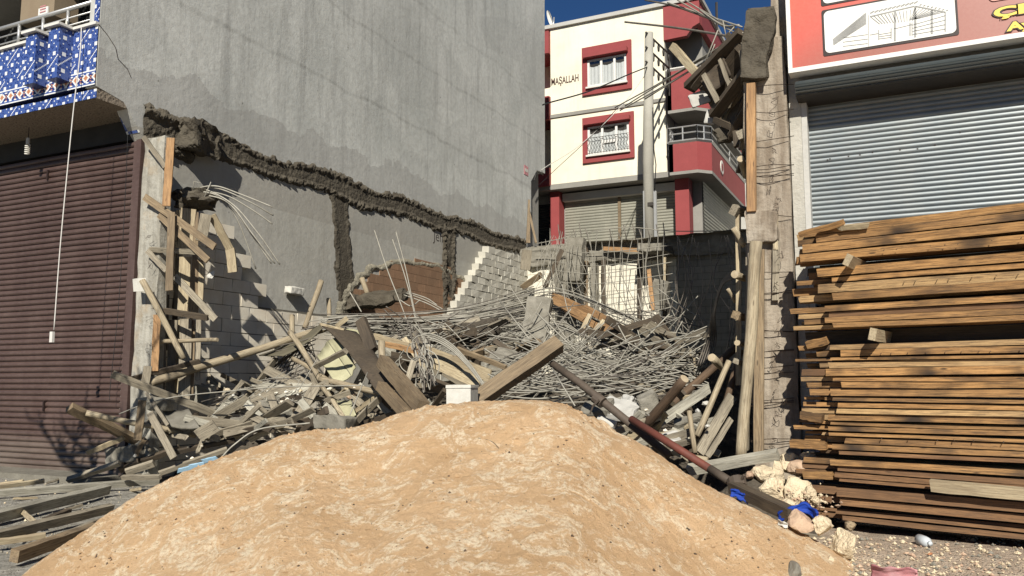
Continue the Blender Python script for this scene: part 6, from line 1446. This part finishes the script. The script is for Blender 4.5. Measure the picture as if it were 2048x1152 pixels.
for x in (1116, 1146, 1158, 1170, 1219, 1237, 1247, 1265, 1278, 1293, 1312, 1326):
    top_ = 478-rng.uniform(12, 34); tag(rod('starter_bar', '', '', [P(x+rng.uniform(4, 10), 484, 23.9), P(x, top_, 23.8)], .016, 'rebar_dark'), 'short starter bar sticking up at the street edge', 'steel bar', 'starter bars at the street edge')
tag(rod('top_bar', '', '', arc([P(1070, 488, 23.5), P(1110, 480, 23.4), P(1190, 462, 23.2), P(1260, 455, 23), P(1340, 462, 23), P(1440, 462, 22.8)]), .014), 'long curved bar lying along the top of the retaining wall', 'steel bar')
for pts in ([(749, 461), (775, 540), (805, 617), (814, 645)], [(785, 479), (806, 540), (822, 597), (832, 645)], [(792, 464), (812, 540), (828, 617), (836, 650)], [(700, 585), (712, 605), (723, 624)]):
    tag(rod('tall_bar', '', '', arc([P(x, y, 13.6) for x, y in pts]), .013), 'tall thin bar sticking up against the exposed brickwork', 'steel bar', 'tall bars before the brickwork')
for pts in ([(808, 590), (850, 605), (880, 620)], [(812, 586), (850, 600), (885, 618)], [(815, 584), (852, 596), (874, 610)], [(800, 600), (822, 612), (840, 600)]):
    tag(rod('beam_bar', '', '', arc([P(x, y, 15) for x, y in pts]), .013), 'bar poking out of the right end of the mud-crusted beam', 'steel bar', 'bars of the mud beam')
for k in range(4): tag(rod('hooped_bar', '', '', arc([P(842, 668+k*4, 10.6), P(870, 670+k*4, 10.5), P(905, 690+k*4, 10.4), P(940, 728+k*3, 10.3), P(968, 768+k*2, 10.2)]), .013), 'curved bar hooping over the box formwork right of the wire knot', 'steel bar', 'hooped bars')
def knot(): x = u(820, 850); return [(x-12, 640+u(0, 30), 10.8), (x+u(-14, 14), 680, 10.5), (x+5+u(-14, 14), 720, 10.4), (x+14+u(-12, 12), 760+u(-10, 30), 10.2)]
bars(16, knot, 'wiry bar in the vertical knot of bent bars left of centre', 'knot of bent bars', .010, ('rebar', 'rebar_dark', 'rebar_dark'))
def loop(): cx, cy = u(800, 850), u(690, 740); r1 = u(15, 38); a0 = u(0, 6); return [(cx+r1*math.cos(a0+k*.7), cy+r1*math.sin(a0+k*.7), 10.3) for k in range(5)]
bars(9, loop, 'curled thin bar looping beside the vertical knot', 'curled bars by the knot', .009)
# square mesh sagging in front of the left block wall
def meshA(i): return lambda: [(488+i*12, 772-i*1.5, 11.0), (545+i*9, 735-i*6, 11.2), (608+i*3, 672+i*6, 11.4)]
for i in range(9): bars(1, meshA(i), 'dark slanting bar of the small mesh before the left block wall', 'small mesh bars', .010, ('rebar_dark',))
def meshB(i): return lambda: [(500+i*7, 780-i*11, 11.0), (560+i*6, 764-i*10.5, 11.1), (618+i*2, 742-i*9, 11.2)]
for i in range(9): bars(1, meshB(i), 'dark level bar of the small mesh before the left block wall', 'small mesh cross bars', .010, ('rebar_dark',))
def lit(): x, y = u(440, 640), u(755, 830); a = R(rng.gauss(-12, 22)); L = u(25, 70); return [(x-L*math.cos(a), y-L*math.sin(a), 9.9), (x+u(-5, 5), y+u(-5, 5), 9.9), (x+L*math.cos(a), y+L*math.sin(a), 10.1)]
more(26, lit, .007)
def tl(): x, y = u(650, 740), u(632, 662); L = u(20, 50); return [(x-L, y+5, 11.6), (x, y, 11.8), (x+L, y-4, 12)]
more(30, tl)
tag(rod('long_thin_rod', '', '', arc([P(238, 828, 8.6), P(290, 808, 8.9), P(355, 793, 9.1), (P(450, 783, 9.3)), P(560, 774, 9.4), P(720, 771, 9.4)]), .009, 'rebar'), 'very long thin pale rod bowed across the whole left litter', 'steel bar')
tag(rod('long_thin_rod', '', '', arc([P(440, 918, 8.6), P(470, 888, 8.8), P(520, 858, 9.0), P(620, 846, 9.2)]), .012, 'rebar'), 'curved grey rod coming out of the sand edge at the left', 'steel bar')
tag(rod('long_thin_rod', '', '', [P(998, 600, 12.6), P(1060, 680, 11.8)], .013, 'rebar'), 'straight pale rod leaning down right in front of the thicket', 'steel bar')
tag(rod('long_thin_rod', '', '', [P(1104, 736, 8.9), P(1150, 812, 8.4)], .009, 'rebar'), 'thin straight rod between the big rising timber and the sand crest', 'steel bar')
tag(rod('long_thin_rod', '', '', [P(700, 830, 9.0), P(735, 745, 9.6)], .009, 'rebar'), 'thin upright rod left of the two squared timbers', 'steel bar')
o = tangle.build('bar_tangle', [M['rebar'], M['rebar_dark']], None, True); o['kind'] = 'stuff'; o['label'] = 'dense tangle of thin steel bars filling the rubble'
# cable bundle in the shade
for k in range(6): tag(rod('cable', '', '', arc([P(1470, 540+k*3, 11), P(1446, 560+k*2, 11.2), P(1430, 610+k*3, 11.5), P(1412+k*4, 680, 12), P(1395+k*5, 730, 12)]), .012, 'rebar_dark'), 'dark cable in the bundle drooping in the shaded corner', 'cable', 'shaded cable bundle')

# ================================================================ small bare tree outside the picture whose shadow falls on the maroon shutter
tr = thing('bare_tree', 'slender leafless street tree standing left of the view', 'tree', (-10.75, 4.6, 0))
mb = MB(); rng = random.Random(2); base = V((-10.75, 4.6, 0))
def branch(p, d, L, r, lvl):
    pts = [p]; q = p
    for k in range(5): d = (d+V((rng.gauss(0, .12), rng.gauss(0, .12), .05))).normalized(); q = q+d*L/5; pts.append(q)
    mb.tube(pts, [r*(1-k*.12) for k in range(6)], 5, cap=False)
    if lvl < 4:
        for k in range(3 if lvl else 6):
            s = pts[rng.randint(2, 5)]; nd = (d+V((rng.gauss(0, .7), rng.gauss(0, .7), rng.uniform(-.1, .5)))).normalized(); branch(s, nd, L*rng.uniform(.38, .55), r*.55, lvl+1)
branch(base, V((0, 0, 1)), 4.9, .15, 0); mb.build('trunk', M['log_dark'], tr)
